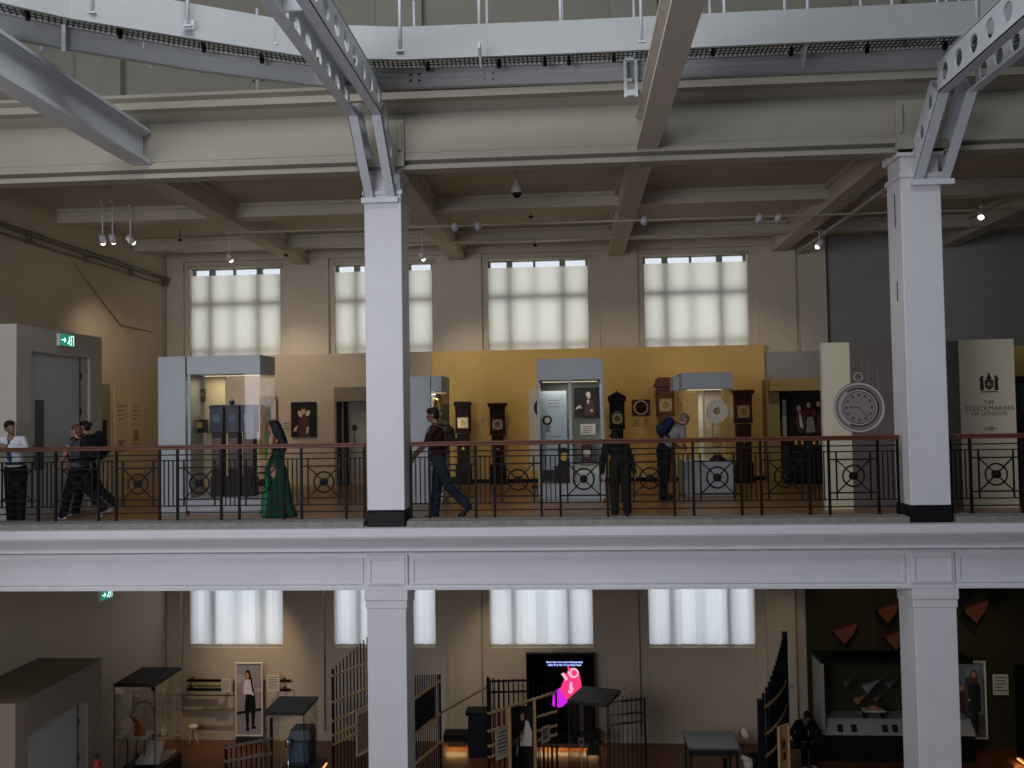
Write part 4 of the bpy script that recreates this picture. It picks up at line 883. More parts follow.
# dome camera
p = at(517, 192, 15.6)
t = thing('dome_camera', 'grey dome security camera hanging on a rod below the ceiling', 'camera', (p.x, 15.6, p.z))
m = M(); m.lathe([(.025, .24), (.045, .22), (.06, .14), (.095, .08), (.10, .0), (.095, -.02)], n=20); m.build('housing', mat('grey_camera_housing', (176, 172, 160), .5), t)
m = M(); m.lathe([(.01, -.11), (.05, -.095), (.08, -.05), (.088, -.02)], n=20); m.build('smoked_dome', mat('smoked_dome', (18, 16, 18), .1), t)
m = M(); m.cyl((0, 0, .24), (0, 0, 6.0-p.z), .015); m.build('drop_rod', LGREY, t)
# slim cable tray beside the right-hand beam
m = M(); m.box(5.55, 5.64, 14.2, 22.4, 5.50, 5.56)
for y in (15, 17.4, 19.5, 22): m.cyl((5.6, y, 5.55), (5.6, y, 6.0), .008)
tag(m.build('cable_tray', mat('pale_rail', (170, 160, 144), .5)), 'pale cable tray hung along the right-hand ceiling beam', 'cable tray')

# ================================================================== LOWER HALL EXHIBITS
ZF = ZL
ROOFM = mat('charcoal_case_roof', (50, 50, 45), .6, 0, .06, 6)
def glasscase(name, label, px0, px1, py, zt, depth, plinth, rot=0, fr=True, sheer=0):
    a = at(px0, py, Z=zt); b = at(px1, py, Z=zt); w = b.x-a.x
    t = thing(name, label, 'display case', ((a.x+b.x)/2, (a.y+b.y)/2, ZF), rot); H = zt-ZF
    m = M(); m.box(-w/2, w/2, 0, depth, H-.07, H); m.build('case_roof', ROOFM, t, bevel=.006)
    m = M(); m.box(-w/2, w/2, 0, depth, .04, plinth); m.box(-w/2+.03, w/2-.03, .03, depth-.03, 0, .04); m.build('plinth', BLACK, t, bevel=.006)
    for (x0, x1, y0, y1) in ((-w/2, w/2, 0, .008), (-w/2, w/2, depth-.008, depth), (-w/2, -w/2+.008, .008, depth-.008), (w/2-.008, w/2, .008, depth-.008)):
        m = M(); m.box(x0, x1, y0, y1, plinth, H-.07); m.build('glass_panel', GLASS, t)
    for sx in (-1, 1): m = M(); m.box(sx*(w/2-.012)-.008, sx*(w/2-.012)+.008, .01, .026, plinth, H-.07); m.build('edge_strip', DGREY, t)
    return t, w, H
# 1 robot arm case
t, w, H = glasscase('display_case', 'large charcoal-roofed glass case at lower left with an orange robot arm inside', 113.3, 155, 684, -3.95, 1.3, .55)
bx_, by_ = t.location.x, t.location.y
t2 = thing('exhibit_stand', 'white two-level stand carrying the orange robot arm', 'stand', (bx_, by_+.6, ZF+.55))
WHT = mat('white_display_block', (206, 202, 192), .6)
m = M(); m.box(-.40, .05, -.2, .25, .58, .62); m.build('upper_shelf', WHT, t2)
for sx in (-.38, .0):
    for sy in (-.18, .22): m = M(); m.box(sx, sx+.02, sy, sy+.02, .0, .58); m.build('leg', DGREY, t2)
m = M(); m.prism([(-.1,-.35,.1), (.42,-.30,.1), (.46,.4,.1), (-.1,.4,.1)], (0,0,.06)); m.prism([(-.1,-.35,.16), (.42,-.30,.16), (.3,.2,.42), (-.02,.2,.42)], (0,.02,0)); m.box(-.05, .35, .2, .35, 0, .1); m.build('sloping_block', WHT, t2)
t3 = thing('robot_arm', 'orange industrial robot arm with a looping grey cable hose in the lower left case', 'robot arm', (bx_-.18, by_+.6, ZF+1.17))
ORG = mat('robot_orange', (176, 104, 46), .4); 
m = M(); m.lathe([(.12,0),(.12,.05),(.09,.08),(.08,.16)], n=18); m.build('base', ORG, t3)
m = M(); m.cap((0,0,.18), (-.16,0,.42), .06, .05); m.cyl((0,-.09,.18), (0,.09,.18), .07); m.build('lower_arm', ORG, t3)
m = M(); m.cap((-.16,0,.42), (-.06,0,.62), .045, .035); m.cyl((-.16,-.07,.42), (-.16,.07,.42), .055); m.build('upper_arm', SILVER, t3)
m = M(); m.tube([Vector((-.06+.0,0,.62))+Vector((.34*(1-math.cos(a))*.5, 0, .10*math.sin(a))) for a in [PI*k/10 for k in range(11)]]+[Vector((.34,0,.5))], .02); m.build('hose', mat('hose_tan', (140, 112, 80), .5), t3)
for i, (dx, dz, sx, sz, mt_, nm, lab) in enumerate(((.30, .58, .11, .03, DGREY, 'model_ring', 'dark ring-shaped model hung in the robot arm case'), (.33, .22+.42, .08, .06, WHT, 'white_model', 'white angular model on the sloping block in the robot arm case'))):
    tt = thing(nm, lab, 'model', (bx_+dx, by_+.7, ZF+.55+dz)); m = M()
    if i == 0: m.torus((0,0,0), .1, .02, 'z'); m.cyl((0,0,0), (0,0,.9), .006)
    else: m.lathe([(.09,-.1),(.05,0),(.07,.04),(.02,.14)], n=6, smooth=False)
    m.build('model_body', mt_, tt)
p = at(150.5, 682, X=bx_+.3); tt = thing('case_lamp', 'small black lamp under the roof of the robot arm case', 'lamp', (bx_+.33, by_+.15, -4.09)); m = M(); m.cyl((0,0,0), (0,0,.07), .03); m.cap((0,0,0), (0,.05,-.04), .03, .035); m.build('lamp_head', BLACK, tt)

LED = emit('warm_led', (255, 170, 90), 2.2)
# 2 case with the dark blue cabinet
t, w, H = glasscase('display_case', 'charcoal-roofed glass case holding a dark blue machine, left of the left column', 263, 304, 712, -4.1, 1.0, .5)
bx_, by_ = t.location.x, t.location.y
MB_ = mat('dark_blue_machine', (28, 44, 58), .35)
t2 = thing('blue_machine', 'dark blue cabinet-shaped machine in the case left of the left column', 'machine', (bx_+.22, by_+.5, ZF+.5))
m = M(); m.box(-.22, .22, -.2, .2, .0, 1.15); m.prism([(-.24,-.22,1.15), (.24,-.22,1.15), (.20,-.16,1.33), (-.20,-.16,1.33)], (0,.4,0)); m.build('machine_body', MB_, t2, bevel=.01)
m = M(); m.box(-.34, .42, -.28, .28, .58, .64); m.build('tray', BLACK, t2, bevel=.006)
m = M(); m.box(-.18, .18, -.215, -.2, .72, 1.1); m.build('door_plate', mat('blue_steel_panel', (52, 78, 96), .3), t2)
for sx in (-.36, .44):
    m = M(); m.box(sx-.01, sx+.01, -.2, .2, .54, .56); m.build('light_strip', LED, t2)
    l = bpy.data.lights.new('strip_glow', 'AREA'); l.shape = 'RECTANGLE'; l.size = .03; l.size_y = .4; l.energy = 3; l.color = (1, .62, .28); o = bpy.data.objects.new('strip_glow', l); C.objects.link(o); o.parent = t2; o.location = (sx, 0, .53)
t2 = thing('chrome_instrument', 'slim chrome instrument on a stem in front of the blue machine', 'instrument', (bx_+.04, by_+.15, ZF+.5))
m = M(); m.cyl((0,0,0), (0,0,1.05), .012); m.lathe([(.08,0),(.08,.02),(.02,.04)], n=14); m.build('stem', CHROME, t2)
m = M(); m.lathe([(.03,1.05),(.06,1.1),(.06,1.2),(.03,1.24)], n=14); m.build('head', CHROME, t2)
for i, dx in enumerate((-.14, .12)):
    t2 = thing('caption_block', ('left', 'right')[i]+' small white caption block in the blue machine case', 'label', (bx_+dx, by_+.12, ZF+.5)); m = M(); m.prism([(-.07,-.05,0), (.07,-.05,0), (.07,.06,.10), (-.07,.06,.10)], (0,.02,0)); m.box(-.07,.07,.06,.08,0,.1); m.build('block', WHT, t2)

# 3 tilted-roof case by the screen
t, w, H = glasscase('display_case', 'charcoal-roofed glass case in front of the black screen', 566, 608, 702, -4.1, 1.0, .55, rot=-.33)
bx_, by_ = t.location.x, t.location.y
t2 = thing('microscope', 'black bench instrument inside the case before the screen', 'instrument', (bx_+.12, by_+.5, ZF+.55))
m = M(); m.box(-.15, .15, -.12, .12, .55, .60); m.build('bench_top', BLACK, t2, bevel=.005)
for sx in (-.14, .12): m = M(); m.box(sx, sx+.02, -.1, .1, 0, .55); m.build('leg', DGREY, t2)
m = M(); m.box(-.11, .11, -.1, .1, .6, .78); m.cyl((-.02,-.02,.78), (-.08,-.05,.9), .03); m.torus((0,-.11,.69), .05, .01); m.build('instrument_body', BLACK, t2, bevel=.006)
t2 = thing('sloping_plinth', 'white sloping block in the case before the screen', 'stand', (bx_-.02, by_+.22, ZF+.55)); m = M(); m.prism([(-.28,-.18,0), (.30,-.18,0), (.30,.18,.25), (-.28,.18,.25)], (0,.01,0)); m.prism([(-.28,-.18,0), (.30,-.18,0), (.30,.18,0), (-.28,.18,0)], (0,0,.02)); m.box(-.28,.3,.17,.2,0,.25); m.build('block', WHT, t2)
t2 = thing('wire_cube', 'small grey wire-framed box beside the black instrument', 'model', (bx_-.13, by_+.5, ZF+.55)); m = M(); c0 = [(-.05,-.05,.72), (.05,-.05,.72), (.05,.05,.72), (-.05,.05,.72)]
for k in range(4): a = Vector(c0[k]); b = Vector(c0[(k+1) % 4]); m.cyl(a, b, .006, n=6); m.cyl(a+Vector((0,0,.12)), b+Vector((0,0,.12)), .006, n=6); m.cyl(a, a+Vector((0,0,.12)), .006, n=6)
m.cyl((0,0,0), (0,0,.72), .01); m.build('wire_frame', SILVER, t2)

# 4 grey table case and a figure-like exhibit
a = at(688, 748, Z=-5.36); b = at(740, 748, Z=-5.36)
t = thing('table_case', 'low grey-topped table case on the lower floor before the right window', 'table', ((a.x+b.x)/2, a.y+.5, ZF)); w = b.x-a.x
m = M(); m.box(-w/2, w/2, -.52, .52, 1.0, 1.05); m.build('table_top', mat('grey_table_top', (92, 98, 96), .25), t, bevel=.006)
m = M(); m.box(-w/2+.03, w/2-.03, -.49, .49, .88, 1.0); m.build('apron', DGREY, t)
for sx in (-1, 1):
    for sy in (-1, 1): m = M(); m.box(sx*(w/2-.06)-.025, sx*(w/2-.06)+.025, sy*.44-.025, sy*.44+.025, 0, .88); m.build('leg', DGREY, t)
p = at(722, 755, a.y+.5); m = M(); m.box(p.x-.04, p.x+.04, a.y+.1, a.y+.14, ZF, ZF+.80); m.box(p.x-.1, p.x+.1, a.y+.02, a.y+.22, ZF, ZF+.03)
tag(m.build('stand_post', BLACK), 'short black post standing under the grey table case', 'post')
p = at(747, 733, 19.3)
t = thing('carved_figure', 'cream and black figure-like exhibit on a pale stand beside the table case', 'sculpture', (p.x, 19.3, ZF)); zz = p.z-ZF
m = M(); m.lathe([(.13,0),(.13,.03),(.05,.06),(.05,.55),(.10,.62)], n=16); m.build('pale_stand', mat('pale_stand', (150, 140, 124), .6), t)
m = M(); m.ball((.02,0,.74), (.11,.10,.16), 14); m.ball((-.02,-.02,.86), (.12,.1,.10), 14); m.build('cream_torso', CREAMP, t)
m = M(); m.ball((.05,-.01,.92), (.17,.12,.07), 14); m.ball((.14,0,.78), (.09,.1,.16), 14); m.build('black_wrap', BLACK, t)
m = M(); m.ball((-.04,-.02,zz-.0), (.085,.08,.12), 14, rot=Matrix.Rotation(-.5, 3, 'Y')); m.build('cream_head', CREAMP, t)
m = M(); m.ball((-.10,.03,zz-.01), (.06,.08,.10), 12); m.build('tan_back', mat('tan_leather', (120, 78, 44), .6), t)

# big black screen with the pink figure
x0, x1, z0, z1 = rect(526.5, 653, 595, 745, 22.2)
t = thing('video_screen', 'tall black screen showing a pink figure on the lower back wall', 'screen', ((x0+x1)/2, 22.2, z0)); w = x1-x0; h = z1-z0
m = M(); m.box(-w/2, w/2, 0, .1, 0, h); m.build('screen_case', BLACK, t, bevel=.01)
m = M(); m.box(-w/2+.03, w/2-.03, -.006, 0, .04, h-.04); m.build('screen_face', mat('black_glass', (6, 6, 10), .08), t)
def sp(px, py): q = at(px, py, 22.19); return (q.x-(x0+x1)/2, -.007, q.z-z0)
m = M()
m.prism([sp(*q) for q in ((552,705),(553,695),(558,689),(566,684),(572,690),(570,700),(562,707),(556,708))], (0,-.001,0), 0)
m.prism([sp(*q) for q in ((560,690),(566,674),(569,668),(576,668),(580,676),(582,688),(576,698),(566,700))], (0,-.0015,0), 1)
q = sp(573.5, 673); m.disc(q, .13, .12, .003, m=2); m.disc((q[0]+.02, q[1]-.002, q[2]), .07, .07, .003, m=1)
m.prism([sp(*q) for q in ((561,674),(564,672.5),(568,679),(566,681))], (0,-.003,0), 2)
m.prism([sp(*q) for q in ((567,666),(568.5,665.5),(571,671),(569,672))], (0,-.003,0), 1)
m.prism([sp(*q) for q in ((570,682),(572,682),(573,689),(569,689))], (0,-.004,0), 2); m.prism([sp(*q) for q in ((568,691),(574,688),(572,693),(569,694))], (0,-.004,0), 2)
m.build('pink_figure_image', [emit('screen_violet', (215, 40, 235), 1.0), emit('screen_pink', (255, 60, 130), 1.0), emit('screen_pale_pink', (255, 190, 215), 1.0)], t)
for s_, py in (('Every time they keep facing back,', 662.2), ('Every time they keep facing back', 665)):
    q = sp(564.5, py+.0); writing('caption_lettering', 'Some have been turned facing back' if py < 664 else 'again they have been facing back', .062, emit('screen_text', (170, 190, 255), 1.6), t, (q[0], -.008, q[2]), bold=.002)
q = sp(570, 739); m = M(); m.box(-w/2+.03, w/2-.03, -.007, -.006, q[2]-.03, q[2]+.03); m.build('blue_glow_band', emit('screen_blue', (40, 70, 170), .5), t)
# ledge with warm LED strip below
LED = emit('warm_led', (255, 170, 90), 2.2)
def ledge(px0, px1, py0, py1, Y, label, led=True):
    x0, x1, z0, z1 = rect(px0, py0, px1, py1, Y); t = thing('low_plinth', label, 'plinth', ((x0+x1)/2, Y, ZF)); w = x1-x0
    m = M(); m.box(-w/2, w/2, 0, .42, z0-ZF, z1-ZF); m.box(-w/2+.1, w/2-.1, .2, .42, 0, z0-ZF); m.build('plinth_block', BLACK, t, bevel=.006)
    if led:
        m = M(); m.box(-w/2+.05, w/2-.05, .16, .18, z0-ZF-.02, z0-ZF-.005); m.build('light_strip', LED, t)
        l = bpy.data.lights.new('strip_glow', 'AREA'); l.shape = 'RECTANGLE'; l.size = w-.1; l.size_y = .04; l.energy = 3.5*w; l.color = (1, .62, .28); o = bpy.data.objects.new('strip_glow', l); C.objects.link(o); o.parent = t; o.location = (0, .1, z0-ZF-.025)
ledge(443, 468, 735, 742, 21.9, 'black plinth glowing underneath, left of the black bin cabinet')
ledge(529, 600, 734, 744, 21.9, 'black plinth glowing underneath, below the pink-figure screen')
# black cupboard
x0, x1, z0, z1 = rect(468, 712, 488, 748, 21.4)
t = thing('black_cabinet', 'square black cabinet with a lid, against the lower wall right of the left column', 'cabinet', ((x0+x1)/2, 21.6, ZF)); w = x1-x0
m = M(); m.box(-w/2, w/2, -.2, .2, 0, z1-ZF-.1); m.build('cabinet_body', mat('black_blue_cabinet', (14, 18, 26), .5), t, bevel=.01); m = M(); m.box(-w/2-.06, w/2+.02, -.22, .22, z1-ZF-.09, z1-ZF); m.build('lid', BLACK, t, bevel=.01)

# banner with a person in a white top, boards and rods on the lower wall
WALL2 = YB-.02
SETG = mat('photo_mauve_grey', (150, 138, 140), .6); HAIR = mat('photo_dark_hair', (38, 24, 20), .6); WTOP = mat('photo_white_top', (226, 220, 212), .6); BTR = mat('photo_black', (14, 13, 15), .6); SK = mat('photo_skin', (190, 140, 112), .6)
lady = [(7,'p',[(0,.72),(.45,.76),(.45,.86),(0,.84)]),(7,'p',[(.6,.60),(1,.62),(1,.66),(.6,.64)]),(0,'p',[(0,.28),(1,.34),(1,.38),(0,.32)]),
 (3,'p',[(.32,.40),(.40,.62),(.70,.62),(.76,.42),(.70,.12),(.60,.12),(.56,.34),(.50,.34),(.48,.10),(.38,.10)]), (3,'p',[(.34,.06),(.5,.05),(.5,.10),(.40,.12)]),(3,'p',[(.58,.08),(.78,.09),(.76,.12),(.60,.14)]),
 (2,'p',[(.22,.56),(.30,.74),(.42,.79),(.58,.79),(.68,.70),(.68,.55),(.55,.57),(.34,.57)]), (4,'p',[(.20,.56),(.28,.56),(.28,.66),(.24,.66)]), (1,'p',[(.32,.84),(.40,.91),(.52,.91),(.60,.80),(.70,.62),(.64,.58),(.58,.70),(.54,.78),(.36,.78)]), (4,'e',.42,.83,.07,.045)]
x0, x1, z0, z1 = rect(235.5, 662.5, 263, 736, 22.3)
t = thing('portrait_banner', 'tall photo banner of a person in white top and black trousers, lower left wall', 'banner', ((x0+x1)/2, 22.3, (z0+z1)/2)); w, h = x1-x0, z1-z0
frame(t, w-.06, h-.06, .03, WHITEP, .05); pic(t, w-.06, h-.06, [(1 if s_[0] == 0 else s_[0],)+tuple(s_[1:]) for s_ in lady], [SETG, HAIR, WTOP, BTR, SK, SETG, SETG, mat('photo_pale_grey', (176, 168, 168), .6)], 'photo_print', y=0)
m = M(); m.box(-w/2+.05, w/2-.05, -.1, .1, ZF-(z0+z1)/2, -h/2); m.build('banner_foot', DGREY, t)
def wboard(px0, py0, px1, py1, Y, label, lines=6, mt_=CREAMP, shelf=False):
    x0, x1, z0, z1 = rect(px0, py0, px1, py1, Y); t = thing('text_board', label, 'text board', ((x0+x1)/2, Y, (z0+z1)/2))
    pic(t, x1-x0, z1-z0, textlines(lines, .12, .88, .15, .92, 1), [mt_, INK], 'board_face')
    m = M(); m.box(-.03, .03, .02, YB-.141-Y if 22 < Y < 22.3 else (YB-.35-Y if Y > 22.1 and False else .06), -.04, .04); m.build('spacer', DGREY, t); return t
wboard(221.5, 679, 231, 691.5, 22.25, 'small cream text board left of the white-top photo banner')
wboard(267, 675, 279.5, 691.5, 22.25, 'larger cream text board right of the white-top photo banner')
for i, (a, b, py, lab) in enumerate(((187, 221, 680.5, 'upper dark rod on the wall left of the photo banner'), (187, 222, 689.5, 'lower dark rod on the wall left of the photo banner'), (280, 290.5, 681, 'short upper dark rod right of the photo banner'), (280, 290.5, 690, 'short lower dark rod right of the photo banner'))):
    p = at(a, py, 22.3); q = at(b, py, 22.3); m = M(); m.box(p.x, q.x, 22.28, 22.33, p.z-.03, p.z+.03); m.box(p.x+.03, p.x+.06, 22.33, YB-.02, p.z-.015, p.z+.015); tag(m.build('wall_rod', BLACK), lab, 'rod')
for i, (a, b, py, lab) in enumerate(((187, 221, 686, 'upper pale rail along the lower left wall'), (160, 234, 695, 'middle pale rail along the lower left wall'), (202, 234, 709, 'lowest pale rail along the lower left wall'))):
    p = at(a, py, 22.38); q = at(b, py, 22.38); m = M(); m.box(p.x, q.x, 22.36, 22.40, p.z-.012, p.z+.012); m.box(p.x+.03, p.x+.05, 22.40, YB-.02, p.z-.01, p.z+.01); tag(m.build('wall_rail', mat('brown_rail', (120, 100, 74), .6)), lab, 'rail')
# little tripod object by the wall
p = at(193, 735, 22.0); t = thing('small_tripod', 'small pale tripod object on the floor below the lower left wall rails', 'tripod', (p.x, 22.0, ZF))
for k in range(3): an = 2*PI*k/3; m = M(); m.cyl((.0,0,.42), (.16*math.cos(an), .16*math.sin(an), 0), .012); m.build('leg', WHITEP, t)
m = M(); m.lathe([(.03,.40),(.12,.44),(.12,.50),(.03,.54)], n=14); m.build('head', WHITEP, t)

# rod fences
def fence(label, pts, tops, rails, n, mt_, rod=.022, posts=(0, -1), bottom=ZF, panel=None, boards=(), railm=PINE, backing=None):
    """pts: plan points (x, y); tops: list of z at the points; rails: z of the timber rails"""
    P = [Vector((a, b)) for a, b in pts]; L = [0]
    for a, b in zip(P, P[1:]): L.append(L[-1]+(b-a).length)
    def pos(t):
        s = t*L[-1]
        for i in range(len(P)-1):
            if s <= L[i+1]+1e-9: u = (s-L[i])/(L[i+1]-L[i]); return P[i].lerp(P[i+1], u), tops[i]*(1-u)+tops[i+1]*u
        return P[-1], tops[-1]
    o = Vector((P[0].x, P[0].y, bottom)); t = thing('rod_screen', label, 'screen', o, group='rod screens in the lower hall')
    for k in range(n):
        p, zt = pos(k/(n-1)); w = rod*2.2 if (k == 0 and 0 in posts) or (k == n-1 and -1 in posts) else rod
        m = M(); m.box(p.x-w/2-o.x, p.x+w/2-o.x, p.y-w/2-o.y, p.y+w/2-o.y, 0, zt-bottom); m.build('upright_rod', mt_, t)
    for z in rails:
        z0, z1, ta, tb = (z+(0, 1))[:4] if isinstance(z, tuple) else (z, z, 0, 1); m = M(); K = 12; e = []
        for k in range(K+1): kk = ta+(tb-ta)*k/K; p, _ = pos(kk); e.append(Vector((p.x-o.x, p.y-.03-o.y, z0+(z1-z0)*kk-bottom)))
        for a, b in zip(e, e[1:]): m.bar(a, b, .05, .035)
        for k in range(n):
          if ta <= k/(n-1) <= tb: p, _ = pos(k/(n-1)); m.box(p.x-o.x-.018, p.x-o.x+.018, p.y-o.y-.055, p.y-o.y-.03, z0+(z1-z0)*k/(n-1)-bottom, z0+(z1-z0)*k/(n-1)-bottom+.04)
        m.build('timber_rail', railm, t)
    if panel:
        ta, tb, za, zb, pm = panel; a, _ = pos(ta); b, _ = pos(tb); m = M(); m.bar((a.x-o.x, a.y-o.y+.03, (za+zb)/2-bottom), (b.x-o.x, b.y-o.y+.03, (za+zb)/2-bottom), .012, zb-za); m.build('infill_panel', pm, t)
    for (ta, tb, za, zb, pm, nm) in boards:
        a, _ = pos(ta); b, _ = pos(tb); zm = (za+zb)/2-bottom; m = M(); m.bar((a.x-o.x, a.y-o.y-.05, zm), (b.x-o.x, b.y-o.y-.05, zm), .02, zb-za); bd = m.build(nm, CREAMP, t)
        m = M(); d = (b-a); c_ = (a+b)/2; 
        if pm is not None:
            m.bar((a.x+d.x*.12-o.x, a.y+d.y*.12-o.y-.085, zm), (b.x-d.x*.1-o.x, b.y-d.y*.1-o.y-.085, zm), .004, (zb-za)*.84); m.build('printed_area', pm, bd)
        else:
            for q in range(6): zz = zm+(zb-za)*(.36-.12*q); m.bar((a.x+d.x*.15-o.x, a.y+d.y*.15-o.y-.085, zz), (b.x-d.x*(.15+.1*(q % 2))-o.x, b.y-d.y*(.15+.1*(q % 2))-o.y-.085, zz), .004, .02)
            m.build('printed_area', INK, bd)
    return t
def Pxy(px, py, Y): q = at(px, py, Y); return (q.x, q.y)
# left of the left column
fence('black rod screen with stepped tops and pine rails just left of the left lower column', [Pxy(333, 700, 19.0), Pxy(371, 700, 20.1)], [at(333, 669, 19).z, at(371, 634, 20.1).z],
      [at(333, 702, 19).z, at(333, 721, 19).z, (at(333, 675.5, 19).z), at(333, 735, 19).z, at(333, 744, 19).z], 12, IRON,
      boards=[(.6, 1.0, at(360, 756, 19.7).z, at(360, 711, 19.7).z, mat('faded_print', (150, 122, 96), .7), 'notice_board')])
# right of the left column (blue)
fence('blue rod screen with a black panel just right of the left lower column', [Pxy(411, 700, 18.9), Pxy(440, 700, 20.35)], [at(411, 675, 18.9).z, at(440, 674.5, 20.35).z],
      [at(414, 699, 19.05).z, at(414, 734, 19.05).z, at(414, 764, 19.05).z], 14, NAVY, panel=(.0, .8, at(414, 733, 19.05).z, at(414, 699, 19.05).z, BLACK))
# slanting rod between screens
a = at(441, 713, 20.4); b = at(490, 685, 21.5); m = M(); m.cyl(a, b, .025, n=8); tag(m.build('slanting_pole', mat('dull_pine', (136, 108, 76), .6)), 'thin slanting wooden pole running between the blue screen and the next rod screen', 'pole')
# middle screen with door frame
def topz(px, py, Y): return at(px, py, Y).z
fence('rod screen with pine rails around the door-like pine frame in the lower hall', [Pxy(488, 700, 18.2), Pxy(556, 700, 19.7)], [topz(488, 677, 18.2), topz(556, 689, 19.7)],
      [(topz(493, 711.7, 18.3), topz(555, 691.7, 19.7)), (topz(488, 731, 18.2), topz(555, 711, 19.7), 0, .3), (topz(488, 731, 18.2), topz(555, 711, 19.7), .7, 1), (topz(488, 746, 18.2), topz(555, 725, 19.7), 0, .3), (topz(488, 746, 18.2), topz(555, 725, 19.7), .7, 1), (topz(488, 757, 18.2), topz(555, 734, 19.7), 0, .3), (topz(488, 757, 18.2), topz(555, 734, 19.7), .7, 1)], 15, IRON,
      boards=[(.10, .28, topz(501, 757, 18.5), topz(501, 726, 18.5), None, 'text_board'), (.77, .89, topz(544, 742, 19.4), topz(544, 726, 19.4), None, 'text_board')])
for i, (px, py0) in enumerate(((509.5, 704), (534.5, 697))):
    Yy = 18.5+i*.55; p = at(px, py0, Yy); m = M(); m.box(p.x-.03, p.x+.03, Yy-.13, Yy-.07, ZF, p.z)
    tag(m.build('frame_post', PINE), ('left pale pine upright of the door-like frame', 'right pale pine upright of the door-like frame')[i], 'post')
x0, x1, z0, z1 = rect(511.5, 706, 533, 775, 18.9)
seated = [(0,'p',[(0,0),(1,0),(1,1),(0,1)]), (3,'p',[(.3,.0),(.35,.45),(.75,.5),(.85,.0)]), (2,'p',[(.40,.42),(.42,.72),(.55,.80),(.80,.78),(.96,.62),(.94,.42)]), (1,'p',[(.36,.72),(.42,.92),(.6,.95),(.7,.85),(.62,.7),(.5,.5),(.3,.5)]), (4,'e',.52,.84,.09,.055), (5,'p',[(.05,.4),(.4,.48),(.62,.62),(.55,.66),(.3,.55),(.05,.5)]), (2,'p',[(.25,.28),(.32,.42),(.28,.44),(.2,.3)]), (4,'e',.45,.55,.07,.035)]
t = thing('portrait_banner', 'dark photo panel of a long-haired person in a pale top, inside the pine frame', 'banner', ((x0+x1)/2, 18.9, (z0+z1)/2))
pic(t, x1-x0, z1-z0, seated, [mat('photo_dark_wall', (40, 30, 24), .6), HAIR, WTOP, BTR, SK, mat('photo_tan', (140, 104, 70), .6)], 'photo_print'); m = M(); m.box(-.2, .2, -.05, .1, ZF-(z0+z1)/2, -(z1-z0)/2); m.build('panel_foot', BLACK, t)
fence('small dark rod screen behind, left of the black screen', [Pxy(490, 700, 21.2), Pxy(528, 700, 21.3)], [topz(490, 679, 21.2), topz(528, 680, 21.3)], [topz(490, 681, 21.2), topz(490, 692, 21.2)], 9, IRON, railm=IRON)
m0 = fence('row of dark rods low in front of the glowing plinth, right of the pine frame', [Pxy(536, 750, 19.6), Pxy(552, 750, 19.8)], [topz(536, 744, 19.6), topz(552, 744, 19.8)], [], 5, IRON)
# thin screen with dark rails right of case 3
fence('slim black rod screen with brown rails right of the roofed case', [Pxy(609, 715, 19.9), Pxy(645, 715, 20.6)], [topz(609, 696, 19.9), topz(645, 697, 20.6)], [(topz(609, 702, 19.9), topz(645, 698.5, 20.6)), (topz(609, 715, 19.9), topz(645, 711.5, 20.6)), (topz(609, 724.5, 19.9), topz(645, 720.5, 20.6))], 9, IRON, rod=.018, railm=mat('brown_timber', (84, 60, 44), .6))
# blue curved screen at right
arc = [(760, 18.6), (764, 18.75), (769, 18.95), (774, 19.25), (779, 19.65), (783, 20.1), (786, 20.7)]
fence('curved dark blue rod screen with pine rails, rising to a point at right', [Pxy(a, 700, Y) for a, Y in arc], [topz(760, 699, 18.6), topz(764, 692, 18.75), topz(769, 683, 18.95), topz(774, 671, 19.25), topz(779, 657, 19.65), topz(783, 643, 20.1), topz(785.5, 632, 20.7)],
      [topz(760, 709, 18.6), topz(760, 736.5, 18.6), topz(760, 758.5, 18.6)], 16, mat('deep_blue_rod', (8, 14, 30), .45), rod=.05)
t = thing('notice_board', 'pine-framed board with a reddish picture at the foot of the curved blue screen', 'text board', at(784, 752, 17.6)); w = .19; h = 1.1
t.rotation_euler.z = .75
pic(t, .28, .95, [(2,'p',[(.2,.3),(.8,.32),(.8,.8),(.2,.78)]), (3,'e',.5,.65,.2,.1), (3,'e',.55,.42,.2,.08)], [mat('tan_print', (196, 150, 104), .6), PINE, mat('orange_tan_print', (180, 112, 64), .6), PBR], 'printed_area'); frame(t, .28, .95, .03, PINE, .05)
m = M(); m.box(-.03, .03, .02, .06, ZF-t.location.z, -.47); m.build('board_post', PINE, t)
# small rail enclosure lower left
fence('low black rod rail with two grey bars below the photo banner', [Pxy(226, 750, 17.4), Pxy(262, 750, 17.9), Pxy(271.5, 745, 18.0)], [topz(226, 745, 17.4), topz(262, 737, 17.9), topz(271, 717.5, 18.0)], [(topz(226, 747.5, 17.4), topz(271, 738.5, 18.0)), (topz(226, 761, 17.4), topz(271, 753, 18.0))], 10, IRON, railm=mat('grey_rail_bar', (120, 112, 100), .5))

